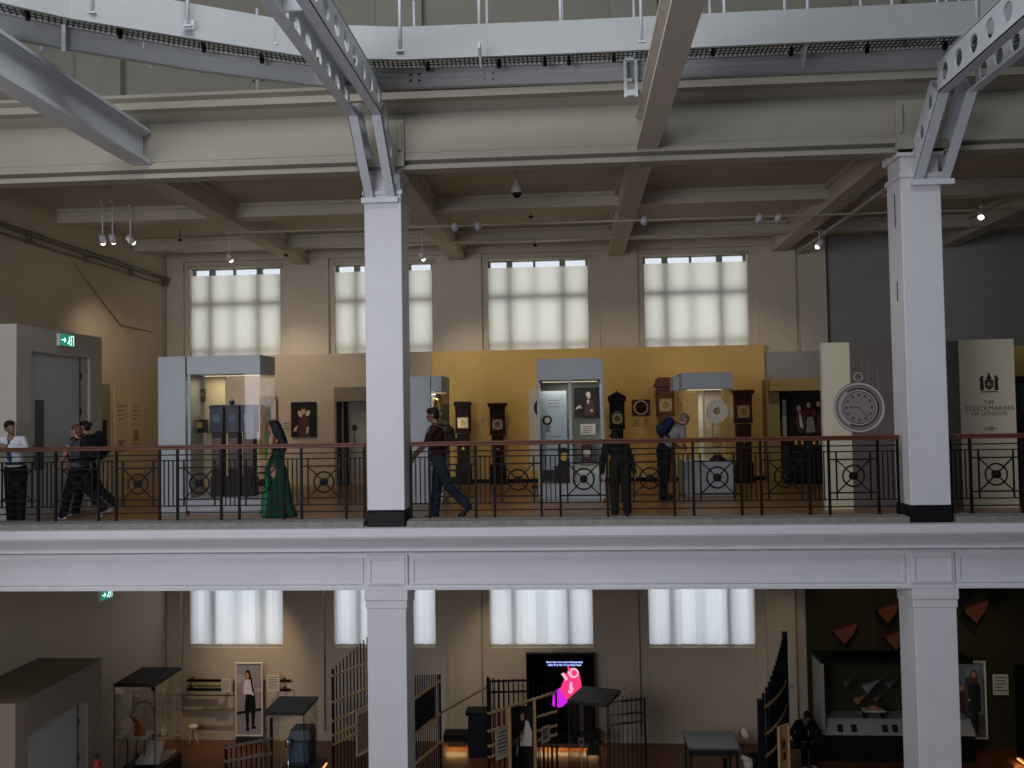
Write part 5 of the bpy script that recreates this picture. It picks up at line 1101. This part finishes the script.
# ---- dark display at lower right
YD = YB-.36
x0, x1, z0, z1 = rect(822, 664, 900, 736, 21.4)
t = thing('long_showcase', 'long dark showcase full of pale models behind the right lower column', 'display case', ((x0+x1)/2+.6, 21.4, ZF)); cx = (x0+x1)/2+.6; X0 = x0-cx; X1 = X0+3.4
zt, zs = z1-ZF, at(850, 722, 21.4).z-ZF; zl = at(850, 735, 21.4).z-ZF
m = M(); m.box(X0, X1, 0, .8, 0, zl); m.build('black_base', BLACK, t)
m = M(); m.prism([(X0+.05, -.02, zl), (X1, -.02, zl), (X1, .25, zs), (X0+.05, .25, zs)], (0, .02, 0)); m.box(X0+.05, X1, .25, .8, zs-.02, zs); m.build('sloping_desk', mat('pale_grey_desk', (150, 148, 142), .6), t)
for q, px in enumerate((841, 855, 886, 896)):
    xx = at(px, 730, 21.4).x-cx; m = M(); m.prism([(xx-.06, -.03+.05, zl+.06), (xx+.06, -.03+.05, zl+.06), (xx+.06, .10, zl+.2), (xx-.06, .10, zl+.2)], (0, .02, 0)); m.build('caption_plate', PDARK, t)
m = M(); m.box(X0, X0+.06, .0, .8, zl, zt); m.build('side_frame', GREYW, t); m = M(); m.box(X0, X1, 0, .8, zt, zt+.1); m.build('case_roof', BLACK, t)
m = M(); m.box(X0+.06, X1, .0, .006, zs, zt); m.build('glass_panel', GLASS, t)
ORM = mat('orange_painted_ply', (112, 56, 26), .6); TANM = mat('tan_shell', (150, 104, 70), .6); GRM = mat('grey_shell', (120, 122, 118), .5)
def wedge(px, py, w, h, Y, mt_, label, name='wedge_form', cat='wall form', d=.3, flip=1, back=None):
    p = at(px, py, Y); t = thing(name, label, cat, p, group='wedge forms on the dark wall')
    pts = [(-w*.5, 0, h*.10), (w*.5*flip, 0, h*.5), (w*.35*flip, 0, h*.05), (-w*.05, 0, -h*.5), (-w*.45, 0, -h*.05)]
    m = M(); m.prism([Vector(q)*1.0 for q in pts], (0, .06, 0)); m.prism([Vector((q[0]*.7, .06, q[2]*.7)) for q in pts], (0, d-.06, 0)); m.build('form_face', mt_, t); return t
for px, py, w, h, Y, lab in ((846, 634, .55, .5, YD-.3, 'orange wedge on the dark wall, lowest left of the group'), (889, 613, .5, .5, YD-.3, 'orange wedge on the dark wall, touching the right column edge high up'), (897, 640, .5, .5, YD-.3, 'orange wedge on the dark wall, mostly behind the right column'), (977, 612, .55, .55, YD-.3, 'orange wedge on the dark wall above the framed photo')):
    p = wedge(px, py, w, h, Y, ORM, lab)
    m = M(); m.prism([(-.30,-.02,-.02), (.02,-.02,-.34), (.05,.05,-.26), (-.22,.05,.02)], (.02,.2,.0)); m.build('underside_shade', BLACK, p)  # black block stands in for the shade at the wedge's lower left
for px, py, lab in ((966, 592, 'dark wedge at the top edge, just right of the right column'), (998, 593, 'dark wedge at the top edge, further right')):
    wedge(px, py, .5, .5, YD-.3, BLACK, lab)
for i, (px, py, w, h, mt_, lab) in enumerate(((849, 681, .32, .35, mat('dim_shell', (70, 66, 60), .5), 'dim grey funnel model at left in the long showcase'), (873, 684, .5, .35, GRM, 'large pale grey funnel model hanging in the long showcase'), (893, 682, .35, .3, mat('dim_shell', (70, 66, 60), .5), 'dim funnel model beside the column in the long showcase'), (861, 698, .34, .28, TANM, 'tan shell model in the long showcase'), (879, 697, .28, .2, mat('brown_shell', (96, 66, 46), .6), 'small brown shell model in the long showcase'))):
    p = at(px, py, 21.8); tt = thing('funnel_model', lab, 'model', p, group='shell models in the long showcase')
    m = M(); R_ = Matrix.Rotation(1.0, 3, 'Y'); prof = [(.01, -.5), (.08, -.2), (.2, .1), (.34, .38), (.30, .5)]
    k = M(); k.lathe([(r*h, z*w) for r, z in prof], n=14); m.add([(R_ @ Vector((v[0], v[1], -v[2]))) for v in k.v], k.f, 0, True); m.build('shell', mt_, tt)
    m = M(); m.cyl((0,0,0), (0,0,zt+ZF-p.z), .005, n=6); m.build('hanging_wire', DGREY, tt)
p = at(873, 709.5, 21.7); t = thing('white_shelf_table', 'small white shelf on thin black legs with a tan box, in the long showcase', 'stand', (p.x, 21.7, ZF+zs))
hh = p.z-ZF-zs
m = M(); m.box(-.24, .24, -.14, .14, hh-.02, hh); m.build('shelf_top', WHITEP, t)
for sx in (-.2, .2): m = M(); m.box(sx-.012, sx+.012, -.1, .1, 0, hh-.02); m.build('leg', BLACK, t)
tt = thing('tan_block', 'tan block lying on the small white shelf in the long showcase', 'block', (p.x, 21.7, ZF+zs+hh)); m = M(); m.box(-.12, .12, -.06, .06, 0, .07); m.box(-.1, .08, -.05, .05, .07, .1); m.build('block_body', TANM, tt)
p = at(878.5, 660, YD-.4); t = thing('pendant_lamp', 'tiny glass pendant lamp above the long showcase', 'lamp', p); m = M(); m.lathe([(.01,.10),(.05,.05),(.07,-.03),(.05,-.09),(.01,-.1)], n=14); m.build('lamp_glass', GRM, t); m = M(); m.cyl((0,0,.1), (0,0,-.95-p.z), .006, n=6); m.build('lamp_cord', BLACK, t)
# framed photo of a person in a dress and its text board
x0, x1, z0, z1 = rect(953, 661, 986.5, 739, YD-.06)
dress = [(6,'p',[(0,.1),(1,.1),(1,.85),(0,.85)]), (7,'p',[(0,.8),(1,.82),(1,1),(0,1)]), (5,'p',[(.2,.5),(.36,.5),(.36,.95),(.2,.95)]), (5,'p',[(.8,.3),(.95,.3),(.95,.9),(.8,.9)]), (8,'p',[(0,0),(1,0),(1,.12),(0,.12)]),
  (9,'p',[(.10,.2),(.34,.2),(.36,.6),(.22,.7),(.1,.6)]), (4,'e',.22,.66,.07,.04), (3,'p',[(.44,.35),(.46,.7),(.56,.76),(.76,.76),(.86,.68),(.88,.35)]), (3,'p',[(.52,.06),(.56,.35),(.80,.35),(.74,.05),(.66,.05),(.64,.3)]), (1,'p',[(.54,.72),(.54,.86),(.62,.91),(.72,.9),(.78,.84),(.78,.72)]), (4,'e',.65,.84,.065,.04), (4,'e',.48,.5,.05,.02)]
t = thing('framed_photograph', 'white-framed photo of a person in a dark dress, right of the right column', 'photograph', ((x0+x1)/2, YD-.06, (z0+z1)/2)); w, h = x1-x0, z1-z0
frame(t, w-.08, h-.08, .04, WHITEP, .06); pic(t, w-.08, h-.08, dress, [SETG, mat('photo_auburn_hair', (92, 44, 30), .6), WTOP, mat('photo_dark_dress', (34, 36, 36), .6), SK, mat('photo_steel', (104, 110, 112), .6), mat('photo_dim_grey', (66, 66, 66), .6), mat('photo_teal_grey', (120, 134, 134), .6), mat('photo_floor', (110, 104, 104), .6), PBR], 'photo_print')
wboard(993, 674.5, 1008.5, 695, YD-.08, 'cream text board on the dark wall right of the dress photo', 5)
t = thing('dark_kiosk', 'dark kiosk with a blue screen at the lower right edge', 'kiosk', (at(1016, 700, 20.8).x+.7, 21.0, ZF))
m = M(); m.box(-.45, .6, -.3, .4, .12, 2.2); m.box(-.38, .55, -.2, .35, 0, .12); m.build('kiosk_body', BLACK, t, bevel=.01); m = M(); m.box(-.30, .5, -.31, -.3, 1.2, 1.9); m.build('kiosk_screen', emit('kiosk_blue', (10, 24, 60), .5), t)
m = M(); m.box(-.47, -.455, -.2, .35, .1, .13); m.build('light_strip', LED, t)
l = bpy.data.lights.new('strip_glow', 'AREA'); l.shape = 'RECTANGLE'; l.size = .05; l.size_y = .6; l.energy = 4; l.color = (1, .66, .36); o = bpy.data.objects.new('strip_glow', l); C.objects.link(o); o.parent = t; o.location = (-.5, .05, .14); o.rotation_euler = (0, -.7, 0)
# little notices
t = board('wall_notice', 'small notice on the beige wall beside the curved blue screen', 'label', (789.5, 684, 794, 688), YB-.17, GREYW, 2)
t = thing('exit_notice', 'small red lettered notice on the lower wall above the slim rod screen', 'sign', at(625.5, 688.5, YB-.16)); m = M(); m.box(-.11, .11, 0, .015, -.045, .045); m.build('notice_plate', WHITEP, t); writing('notice_lettering', 'EXIT', .085, REDP, t, (0, -.002, 0), bold=.003)
t = thing('fire_extinguisher', 'red extinguisher top standing by the lower left door box', 'extinguisher', (LX+.22, at(97, 760, X=LX+.22).y, ZF)); zz = at(97, 757, X=LX+.22).z-ZF
m = M(); m.lathe([(.08,0),(.085,.03),(.085,zz-.15),(.05,zz-.06),(.02,zz-.03)], n=16); m.build('cylinder', REDP, t); m = M(); m.cyl((0,0,zz-.03), (0,0,zz+.02), .015); m.bar((-.06,0,zz+.03), (.06,0,zz+.05), .02, .02); m.build('valve', BLACK, t)
# lower ceiling lamps
for i, (px, py, Y, aim, e, lab) in enumerate(((247, 610, 20.6, (250, 685), 330, 'ceiling spotlight over the white-top photo banner'), (500, 610, 20.6, (505, 690), 160, 'ceiling spotlight over the middle rod screen'), (790, 610, 20.8, (793, 695), 40, 'ceiling spotlight beside the dark lower wall'), (860, 600, 19.6, (868, 602), 45, 'ceiling spotlight over the long dark showcase'), (1000, 600, 19.6, (985, 690), 60, 'ceiling spotlight over the dress photo'))):
    x = at(px, py, Y).x; tgt = at(*aim, YB-.2); tt = thing('ceiling_spotlight', lab, 'spotlight', (x, Y, -1.15)); d = (tgt-Vector((x, Y, -1.15))).normalized()
    m = M(); m.cyl((0,0,0), (0,0,.2), .012); m.box(-.04,.04,-.04,.04,.18,.2); m.build('mount', WHITE, tt); m = M(); m.cyl(-d*.09, d*.06, .05); m.build('lamp_head', WHITE, tt)
    l = bpy.data.lights.new('lamp_beam', 'SPOT'); l.energy = e; l.color = (1, .8, .52); l.spot_size = .95; l.spot_blend = .9; l.shadow_soft_size = .05; o = bpy.data.objects.new('lamp_beam', l); C.objects.link(o); o.parent = tt; o.location = d*.09; o.rotation_euler = d.to_track_quat('-Z', 'Y').to_euler()

# ================================================================== PEOPLE
def remesh(o, vox, it=2):
    r = o.modifiers.new('surface', 'REMESH'); r.mode = 'VOXEL'; r.voxel_size = vox; r.use_smooth_shade = True
    if it: s = o.modifiers.new('relax', 'SMOOTH'); s.iterations = it; s.factor = .5
def ik(a, b, l1, l2, pole):
    d = b-a; D = min(d.length, (l1+l2)*.999); d = d.normalized(); x = (l1*l1-l2*l2+D*D)/(2*D); hgt = math.sqrt(max(0, l1*l1-x*x)); p = (pole-d*pole.dot(d)).normalized(); return a+d*x+p*hgt, a+d*D
def person(label, loc, rot, h, legs, arms, lean=0, headp=0, heady=0, skin=(176, 128, 100), hair=((24, 18, 16), 'short'), top=((60, 60, 60), 'short'), bottom=(30, 32, 40), shoes=(30, 28, 28), tie=None, gown=None, side=0, hipfwd=0):
    k = h/1.75; t = thing('person', label, 'person', loc, rot)
    V = Vector; ll = .245*h; s_ = {}
    for s, (f, kn) in zip((-1, 1), legs):
        f = math.radians(f); kn = math.radians(kn); d1 = V((s*.03, math.sin(f), -math.cos(f))).normalized(); d2 = V((0, math.sin(f-kn), -math.cos(f-kn))).normalized()
        hp = V((s*.053*h, 0, 0)); kp = hp+d1*ll; ap = kp+d2*ll; s_[s] = [hp, kp, ap]
    H = .045*h-min(s_[s][2].z for s in s_)
    for s in s_:
        for p in s_[s]: p.z += H
    hipc = V((0, 0, H+.02*h)); ln = math.radians(lean); u = V((math.sin(math.radians(side)), math.sin(ln), math.cos(ln))).normalized(); fw = V((0, math.cos(ln), -math.sin(ln)))
    waist = hipc+u*.10*h; chest = hipc+u*.215*h; nb = hipc+u*.30*h
    hl = ln*.6+math.radians(headp); hu = V((0, math.sin(hl), math.cos(hl))); hf = V((0, math.cos(hl), -math.sin(hl))); neck = nb+(u+hu).normalized()*.045*h; hc = neck+hu*.055*h+hf*.012*h
    Ry = Matrix.Rotation(math.radians(heady), 3, 'Z')
    def hd(x, y, z): q = Ry @ V((x, y, 0)); return hc+V((1,0,0))*q.x*k+hf*q.y*k+hu*z*k
    RH = Matrix((V((1,0,0)), hf, hu)).transposed() @ Ry
    B = M()
    # torso
    B.ball(hipc+u*.0, (.155*k, .115*k, .12*k), 16); B.ball(waist, (.125*k, .095*k, .13*k), 16); B.ball(chest, (.155*k, .11*k, .15*k), 16); B.cap(hipc, nb-u*.03, .09*k, .085*k)
    sh = {s: nb+V((s*.105*h, 0, 0))-u*.022*h for s in (-1, 1)}
    B.cap(sh[-1], sh[1], .05*k, .05*k); B.cap(nb-u*.03, neck+hu*.02, .058*k, .05*k)
    # head with jaw, nose, brow, ears
    B.ball(hc+hu*.02*k, (.075*k, .092*k, .10*k), 18, rot=RH); B.ball(hd(0, .022, -.055), (.052*k, .062*k, .055*k), 14, rot=RH)
    B.cap(hd(0, .088, .015), hd(0, .099, -.024), .010*k, .015*k, 8); B.cap(hd(-.035, .078, .032), hd(.035, .078, .032), .014*k, None, 8)
    for s in (-1, 1): B.ball(hd(s*.077, -.005, -.005), (.012*k, .022*k, .032*k), 10, rot=RH)
    B.ball(hd(0, .078, -.075), .018*k, 10)
    SL = M(); TR = M()
    for s in (-1, 1):
        hp, kp, ap = s_[s]; B.cap(hp, kp, .080*k, .052*k, 14); B.cap(kp, ap, .052*k, .034*k, 14); cm = kp.lerp(ap, .3); dd = (ap-kp).normalized(); B.ball(cm-dd.cross(V((1,0,0)))*.016*k*(1 if dd.cross(V((1,0,0))).y > 0 else -1)*(1), (.042*k, .045*k, .09*k), 12)
        TR.cap(hp, kp, .108*k, .084*k, 14); TR.cap(kp, ap+V((0,0,.02*k)), .084*k, .074*k, 14)
        foot_f = V((0, 1, 0)) if ap.z < .06*h else (V((0, .75, -.66)).normalized())
        B.cap(ap, ap+foot_f*.10*k-V((0,0,.035*k)), .032*k, .024*k)
        S = M(); b0 = ap-V((0,0,.035*k))-foot_f*.045*k; b1 = ap-V((0,0,.045*k))+foot_f*.17*k; S.cap(b0, b1, .040*k, .030*k, 12); S.cap(ap, ap-V((0,0,.03*k)), .045*k, .042*k, 12); S.ball(b1-foot_f*.05*k, (.045*k, .07*k, .032*k), 12)
        so = S.build('shoe', mat('shoe_%d_%d_%d' % shoes, shoes, .5), t); remesh(so, .010, 1)
        # arm
        a = arms[0 if s < 0 else 1]; la, lb = .165*h, .15*h
        if a[0] == 'to': wr = V(a[1]); el, wr = ik(sh[s], wr, la, lb, V(a[2]) if len(a) > 2 else V((s*.6, -.5, -.6)))
        else:
            _, f, ab, e = a; f = math.radians(f); ab = math.radians(ab); e = math.radians(e); d1 = V((s*math.sin(ab), math.sin(f)*math.cos(ab), -math.cos(f)*math.cos(ab))); d2 = V((s*math.sin(ab)*.5, math.sin(f+e), -math.cos(f+e))).normalized(); el = sh[s]+d1*la; wr = el+d2*lb
        B.cap(sh[s], el, .046*k, .036*k, 12); B.cap(el, wr, .037*k, .024*k, 12)
        d = (wr-el).normalized(); 
        # hand: flat palm, four fingers, thumb
        nrm = V((s, 0, 0)); 
        if abs(d.dot(nrm)) > .8: nrm = V((0, 0, 1))
        wd = d.cross(nrm).normalized(); nrm = wd.cross(d).normalized()
        for q in (-1, 0, 1): B.cap(wr+d*.01, wr+d*.075*k+wd*q*.022*k, .015*k, .014*k, 8)
        for q, fl in zip((-1.5, -.5, .5, 1.5), (.062, .076, .082, .068)):
            r0 = wr+d*.082*k+wd*q*.0195*k; m1 = r0+(d*.85-nrm*s*0-nrm*.45*(1 if nrm.x*s > 0 else -1)).normalized()*fl*.5*k; m2 = m1+(d*.45-nrm*.85*(1 if nrm.x*s > 0 else -1)).normalized()*fl*.5*k
            B.cap(r0, m1, .0090*k, .0085*k, 8); B.cap(m1, m2, .0085*k, .0075*k, 8)
        tw = wd if wd.y*1.0+wd.z*.3 > 0 else -wd; tb = wr+d*.025*k+tw*.025*k; t1 = tb+(d*.7+tw*.7).normalized()*.035*k; B.cap(tb, t1, .012*k, .010*k, 8); B.cap(t1, t1+(d*.95+tw*.2).normalized()*.03*k, .010*k, .0085*k, 8)
        if top[1] == 'short': SL.cap(sh[s], sh[s].lerp(el, .72), .060*k, .060*k, 12)
        elif top[1] == 'long': SL.cap(sh[s], el, .062*k, .054*k, 12); SL.cap(el, el.lerp(wr, .93), .052*k, .040*k, 12)
    bo = B.build('body', mat('skin_%d_%d_%d' % skin, skin, .55), t); remesh(bo, .0075*k, 1)
    for s in (-1, 1):
        E_ = M(); E_.ball(hd(s*.03, .078, .012), .012*k, 8, 0); E_.ball(hd(s*.03, .087, .012), .006*k, 8, 1); E_.build('eye', [mat('eye_white', (214, 208, 200), .3), BLACK], t)
    E_ = M(); E_.ball(hd(0, .088, -.048), (.022*k, .008*k, .007*k), 8, rot=RH); E_.build('lips', mat('lips_brown_pink', (132, 74, 66), .5), t)
    # clothes
    if gown is None:
        TR.ball(hipc, (.170*k, .130*k, .125*k), 16); tb = TR.build('trousers', mat('cloth_%d_%d_%d' % bottom, bottom, .85, 0, .08, 12), t); remesh(tb, .014, 2)
        T = SL; T.ball(chest, (.172*k, .128*k, .16*k), 16); T.ball(waist, (.15*k, .118*k, .15*k), 16); T.ball(hipc+u*.03*h, (.165*k, .13*k, .09*k), 16); T.cap(sh[-1], sh[1], .062*k, None, 14); T.cap(waist, chest, .12*k, .125*k); T.ball(nb-u*.03, (.085*k,.075*k,.05*k), 14)
        to = T.build('jacket' if top[1] == 'long' and sum(top[0]) < 200 else 'shirt', mat('cloth_%d_%d_%d' % top[0], top[0], .85, 0, .06, 12), t); remesh(to, .014, 3)
    else:
        G = M(); n_ = 40; prof = [(H+.02, .15), (H*.75, .17), (H*.5, .185), (H*.25, .21), (.03, .25)]; vs = []; fs = []
        for j, (z, r) in enumerate(prof):
            for q in range(n_):
                an = 2*PI*q/n_; rr = r*(1+(.02+.03*j)*math.sin(9*an)+.02*math.sin(5*an+j)); vs.append((rr*math.cos(an)*.9, rr*math.sin(an)-.02*j, z))
        for j in range(len(prof)-1):
            for q in range(n_): fs.append((j*n_+q, (j+1)*n_+q, (j+1)*n_+(q+1) % n_, j*n_+(q+1) % n_))
        fs.append(tuple(range(n_))); fs.append(tuple(reversed(range((len(prof)-1)*n_, len(prof)*n_)))); G.add(vs, fs, 0, True)
        G.ball(hipc, (.165*k, .135*k, .13*k), 16); G.ball(waist, (.135*k, .105*k, .14*k), 16); G.ball(chest-u*.01, (.162*k, .122*k, .13*k), 16)
        go = G.build('gown', mat('cloth_%d_%d_%d' % gown, gown, .7, 0, .12, 8), t); remesh(go, .014, 2)
        # scarf hanging in front
        G = M(); pts = [nb+fw*.10+V((-.06,0,0)), chest+fw*.13, waist+fw*.14, hipc+V((0,.15,-.15)), V((0,.17,.45)), V((0,.20,.08))]
        for q, (a, b) in enumerate(zip(pts, pts[1:])): G.cap(a, b, .04+.010*q, .05+.010*q, 12)
        sc_ = G.build('scarf', mat('bright_green_scarf', (14, 116, 68), .7, 0, .1, 8), t); remesh(sc_, .016, 3)
    # hair
    Hh = M(); hcol, hs = hair; Hh.ball(hd(0, -.012, .035), (.083*k, .098*k, .092*k), 16, rot=RH)
    if hs != 'bald': Hh.ball(hd(0, .02, .075), (.072*k, .075*k, .05*k), 14, rot=RH)
    if hs in ('short', 'bald'): Hh.ball(hd(0, -.045, -.01), (.072*k, .06*k, .07*k), 14, rot=RH)
    if hs == 'long':
        a = hd(0, -.05, .02); b = nb-fw*.10*k-hu*.0; c = chest-fw*.15*k; e = waist-fw*.13*k
        Hh.cap(a, b, .085*k, .085*k); Hh.cap(b, c, .085*k, .08*k); Hh.cap(c, c.lerp(e, .7), .08*k, .04*k)
        for s in (-1, 1): Hh.cap(hd(s*.06, .0, .02), nb+V((s*.06,-.03,0)), .035*k, .045*k)
    if hs == 'bun': Hh.ball(hd(0, -.10, .05), .045*k, 12); Hh.ball(hd(0, -.045, -.01), (.072*k, .06*k, .06*k), 14, rot=RH)
    if hs == 'bob': Hh.cap(hd(0, -.05, .0), hd(0, -.06, -.08), .07*k, .05*k)
    ho = Hh.build('hair', mat('hair_%d_%d_%d' % hcol, hcol, .6), t); remesh(ho, .009, 1)
    # keep the face free of hair: trim the front by pushing hair behind it
    if tie:
        G = M(); a = nb+fw*.088*k-u*.045; b = chest+fw*.137*k; c = waist+fw*.135*k
        for p, q, w1, w2 in ((a, b, .018, .03), (b, c, .03, .038)):
            G.prism([p+V((-w1,0,0)), p+V((w1,0,0)), q+V((w2,0,0)), q+V((-w2,0,0))], fw*.008)
        G.prism([c+V((-.038,0,0)), c+V((.038,0,0)), c-u*.05], fw*.008); G.ball(a, (.025,.018,.022), 10); G.build('tie', mat('blue_tie', tie, .6), t)
        G = M(); bb = hipc+u*.04*h; G.lathe([(.158*k, -.02), (.162*k, -.018), (.162*k, .018), (.158*k, .02)], bb, 30, sy=.80); G.build('belt', mat('navy_belt', (24, 32, 52), .5), t)
    return t, dict(nb=nb, chest=chest, waist=waist, hipc=hipc, fw=fw, u=u, k=k, sh=sh)
def backpack(label, loc, rot, J, col, size=1, strapcol=None):
    k = J['k']; t = thing('backpack', label, 'backpack', loc, rot); c = J['chest']-J['fw']*(.235*k*.98)-J['u']*.03; u = J['u']; f = J['fw']; X = Vector((1,0,0)); R_ = Matrix((X, f, u)).transposed()
    m = M(); m.ball(c, (.15*size, .105*size, .23*size), 18, rot=R_); m.cap(c+u*.12*size-X*.07, c+u*.12*size+X*.07, .085*size); m.cap(c-u*.12*size-X*.07, c-u*.12*size+X*.07, .09*size)
    o = m.build('main_bag', mat('bag_%d_%d_%d' % col, col, .8), t); remesh(o, .012, 2)
    m = M(); m.cap(c-f*.09*size-u*.08-X*.05, c-f*.09*size-u*.08+X*.05, .06*size); m.build('front_pocket', mat('bag_pocket_%d_%d_%d' % col, tuple(min(255, v+8) for v in col), .8), t)
    for s in (-1, 1):
        a = J['sh'][s]*.55+J['nb']*.45; pts = [c+u*.16+X*s*.08, a-f*.06+u*.04, a+u*.075, a+f*.10+u*.0, J['chest']+f*.16*k+X*s*.10, J['waist']+f*.05+X*s*.165*k, c-u*.14+X*s*.10]
        m = M()
        for p, q in zip(pts, pts[1:]): m.bar(p, q, .04, .012, up=f)
        m.build('strap', mat('strap_%d_%d_%d' % (strapcol or col), strapcol or col, .7), t)
    return t
def W(px, py, Y): return at(px, py, Y).x
DOWN = ('a', 4, 6, 12)
# man with a tie leaning on the rail, far left
X = W(13, 480, 14.05)
person('person in white shirt and blue tie leaning both arms on the railing at far left', (X, 14.12, 0), PI, 1.68, ((2, 0), (-2, 2)), (('to', (-.15, .42, 1.29), (-1,-.2,-.5)), ('to', (.14, .44, 1.29), (1,-.2,-.5))), lean=12, headp=4, heady=60, skin=(120, 84, 64), top=((196, 200, 206), 'long'), bottom=(14, 14, 17), tie=(24, 70, 120))
# two walkers near the door
X = W(79, 480, 14.75)
t_, J = person('auburn-haired person in a grey sleeveless top walking left with a dark backpack', (X, 14.75, 0), PI/2-.25, 1.62, ((20, 4), (-22, 22)), (('a', 22, 8, 22), ('a', -12, 8, 10)), lean=3, skin=(168, 118, 98), hair=((92, 46, 34), 'bob'), top=((70, 72, 78), 'none'), bottom=(12, 15, 22), shoes=(150, 146, 146))
backpack('black backpack worn by the auburn-haired walker', (X, 14.75, 0), PI/2-.25, J, (14, 14, 20), 1.0)
X = W(88, 480, 15.35)
t_, J = person('dark-haired person with a bun walking behind the auburn-haired walker', (X, 15.35, 0), PI/2+.1, 1.66, ((14, 3), (-20, 24)), (('a', 14, 8, 30), ('a', -8, 8, 14)), lean=3, heady=-10, skin=(160, 112, 90), hair=((20, 15, 15), 'bun'), top=((70, 52, 50), 'short'), bottom=(20, 20, 26), shoes=(128, 124, 122))
backpack('large dark plum backpack worn by the walker with the bun', (X, 15.35, 0), PI/2+.1, J, (24, 18, 26), 1.15)
# green gown
X = W(277, 480, 14.7)
person('long-haired person in a green gown facing left near the left display case', (X, 14.7, 0), PI/2-.1, 1.60, ((2, 0), (-2, 2)), (('a', 4, 5, 22), ('a', 6, 8, 20)), lean=2, headp=4, skin=(170, 120, 96), hair=((14, 11, 12), 'long'), top=((12, 92, 56), 'none'), gown=(4, 62, 42), shoes=(60, 50, 44))
# maroon T-shirt
X = W(438, 480, 14.15)
t_, J = person('person in a maroon T-shirt and jeans striding left beside the left column', (X, 14.25, 0), PI/2, 1.76, ((-24, 18), (7, 2)), (('to', (-.1, .36, 1.02), (-.5,-.6,-.6)), ('to', (.14, .42, 1.05), (.5,-.6,-.6))), lean=5, headp=3, skin=(140, 96, 76), hair=((18, 14, 13), 'short'), top=((46, 14, 20), 'short'), bottom=(30, 40, 56), shoes=(16, 16, 20))
backpack('dark backpack worn by the maroon T-shirt walker', (X, 14.25, 0), PI/2, J, (30, 20, 24), .7)
# bending figure in dark jacket
X = W(620, 480, 14.75)
person('person in a dark jacket bending forward, back turned, right of the big showcase', (X, 14.6, 0), .12, 1.62, ((6, 12), (2, 8)), (('to', (-.27, .18, .66), (-1,-.2,0)), ('to', (.27, .18, .66), (1,-.2,0))), lean=58, headp=18, skin=(150, 110, 90), hair=((16, 14, 16), 'bob'), top=((9, 11, 18), 'long'), bottom=(26, 27, 20), shoes=(26, 24, 22))
# elderly visitor leaning to the glass case
X = W(665, 470, 17.2)
t_, J = person('grey-shirted person leaning forward to look into the square glass case', (X, 17.35, 0), -PI/2+.35, 1.76, ((4, 2), (-4, 4)), (('to', (-.12, .42, .98), (-.6,-.4,-.6)), ('to', (.12, .40, .98), (.6,-.4,-.6))), lean=40, headp=4, skin=(180, 134, 112), hair=((112, 98, 90), 'bald'), top=((128, 126, 126), 'short'), bottom=(18, 18, 24), shoes=(22, 20, 20))
backpack('blue backpack worn by the person leaning over the square glass case', (X, 17.35, 0), -PI/2+.35, J, (16, 28, 60), .95)
# seated person lower right
X = W(800, 745, 21.2)
p_ = person('person in a dark blue jacket sitting bent forward by the dark lower wall', (X+.05, 21.35, ZF), PI+.2, 1.70, ((84, 88), (82, 84)), (('to', (-.16, .38, .62), (-1,-.3,-.3)), ('to', (.16, .36, .62), (1,-.3,-.3))), lean=32, headp=12, skin=(120, 86, 68), hair=((18, 13, 12), 'bob'), top=((9, 14, 34), 'long'), bottom=(8, 8, 12), shoes=(186, 184, 180))
t = thing('bench', 'low black bench under the seated person by the dark lower wall', 'bench', (X+.05, 21.5, ZF)); m = M(); m.box(-.5, .5, -.18, .22, .30, .355); m.build('seat', BLACK, t, bevel=.01)
for s in (-1, 1): m = M(); m.box(s*.44-.03, s*.44+.03, -.15, .19, 0, .30); m.build('leg', BLACK, t)
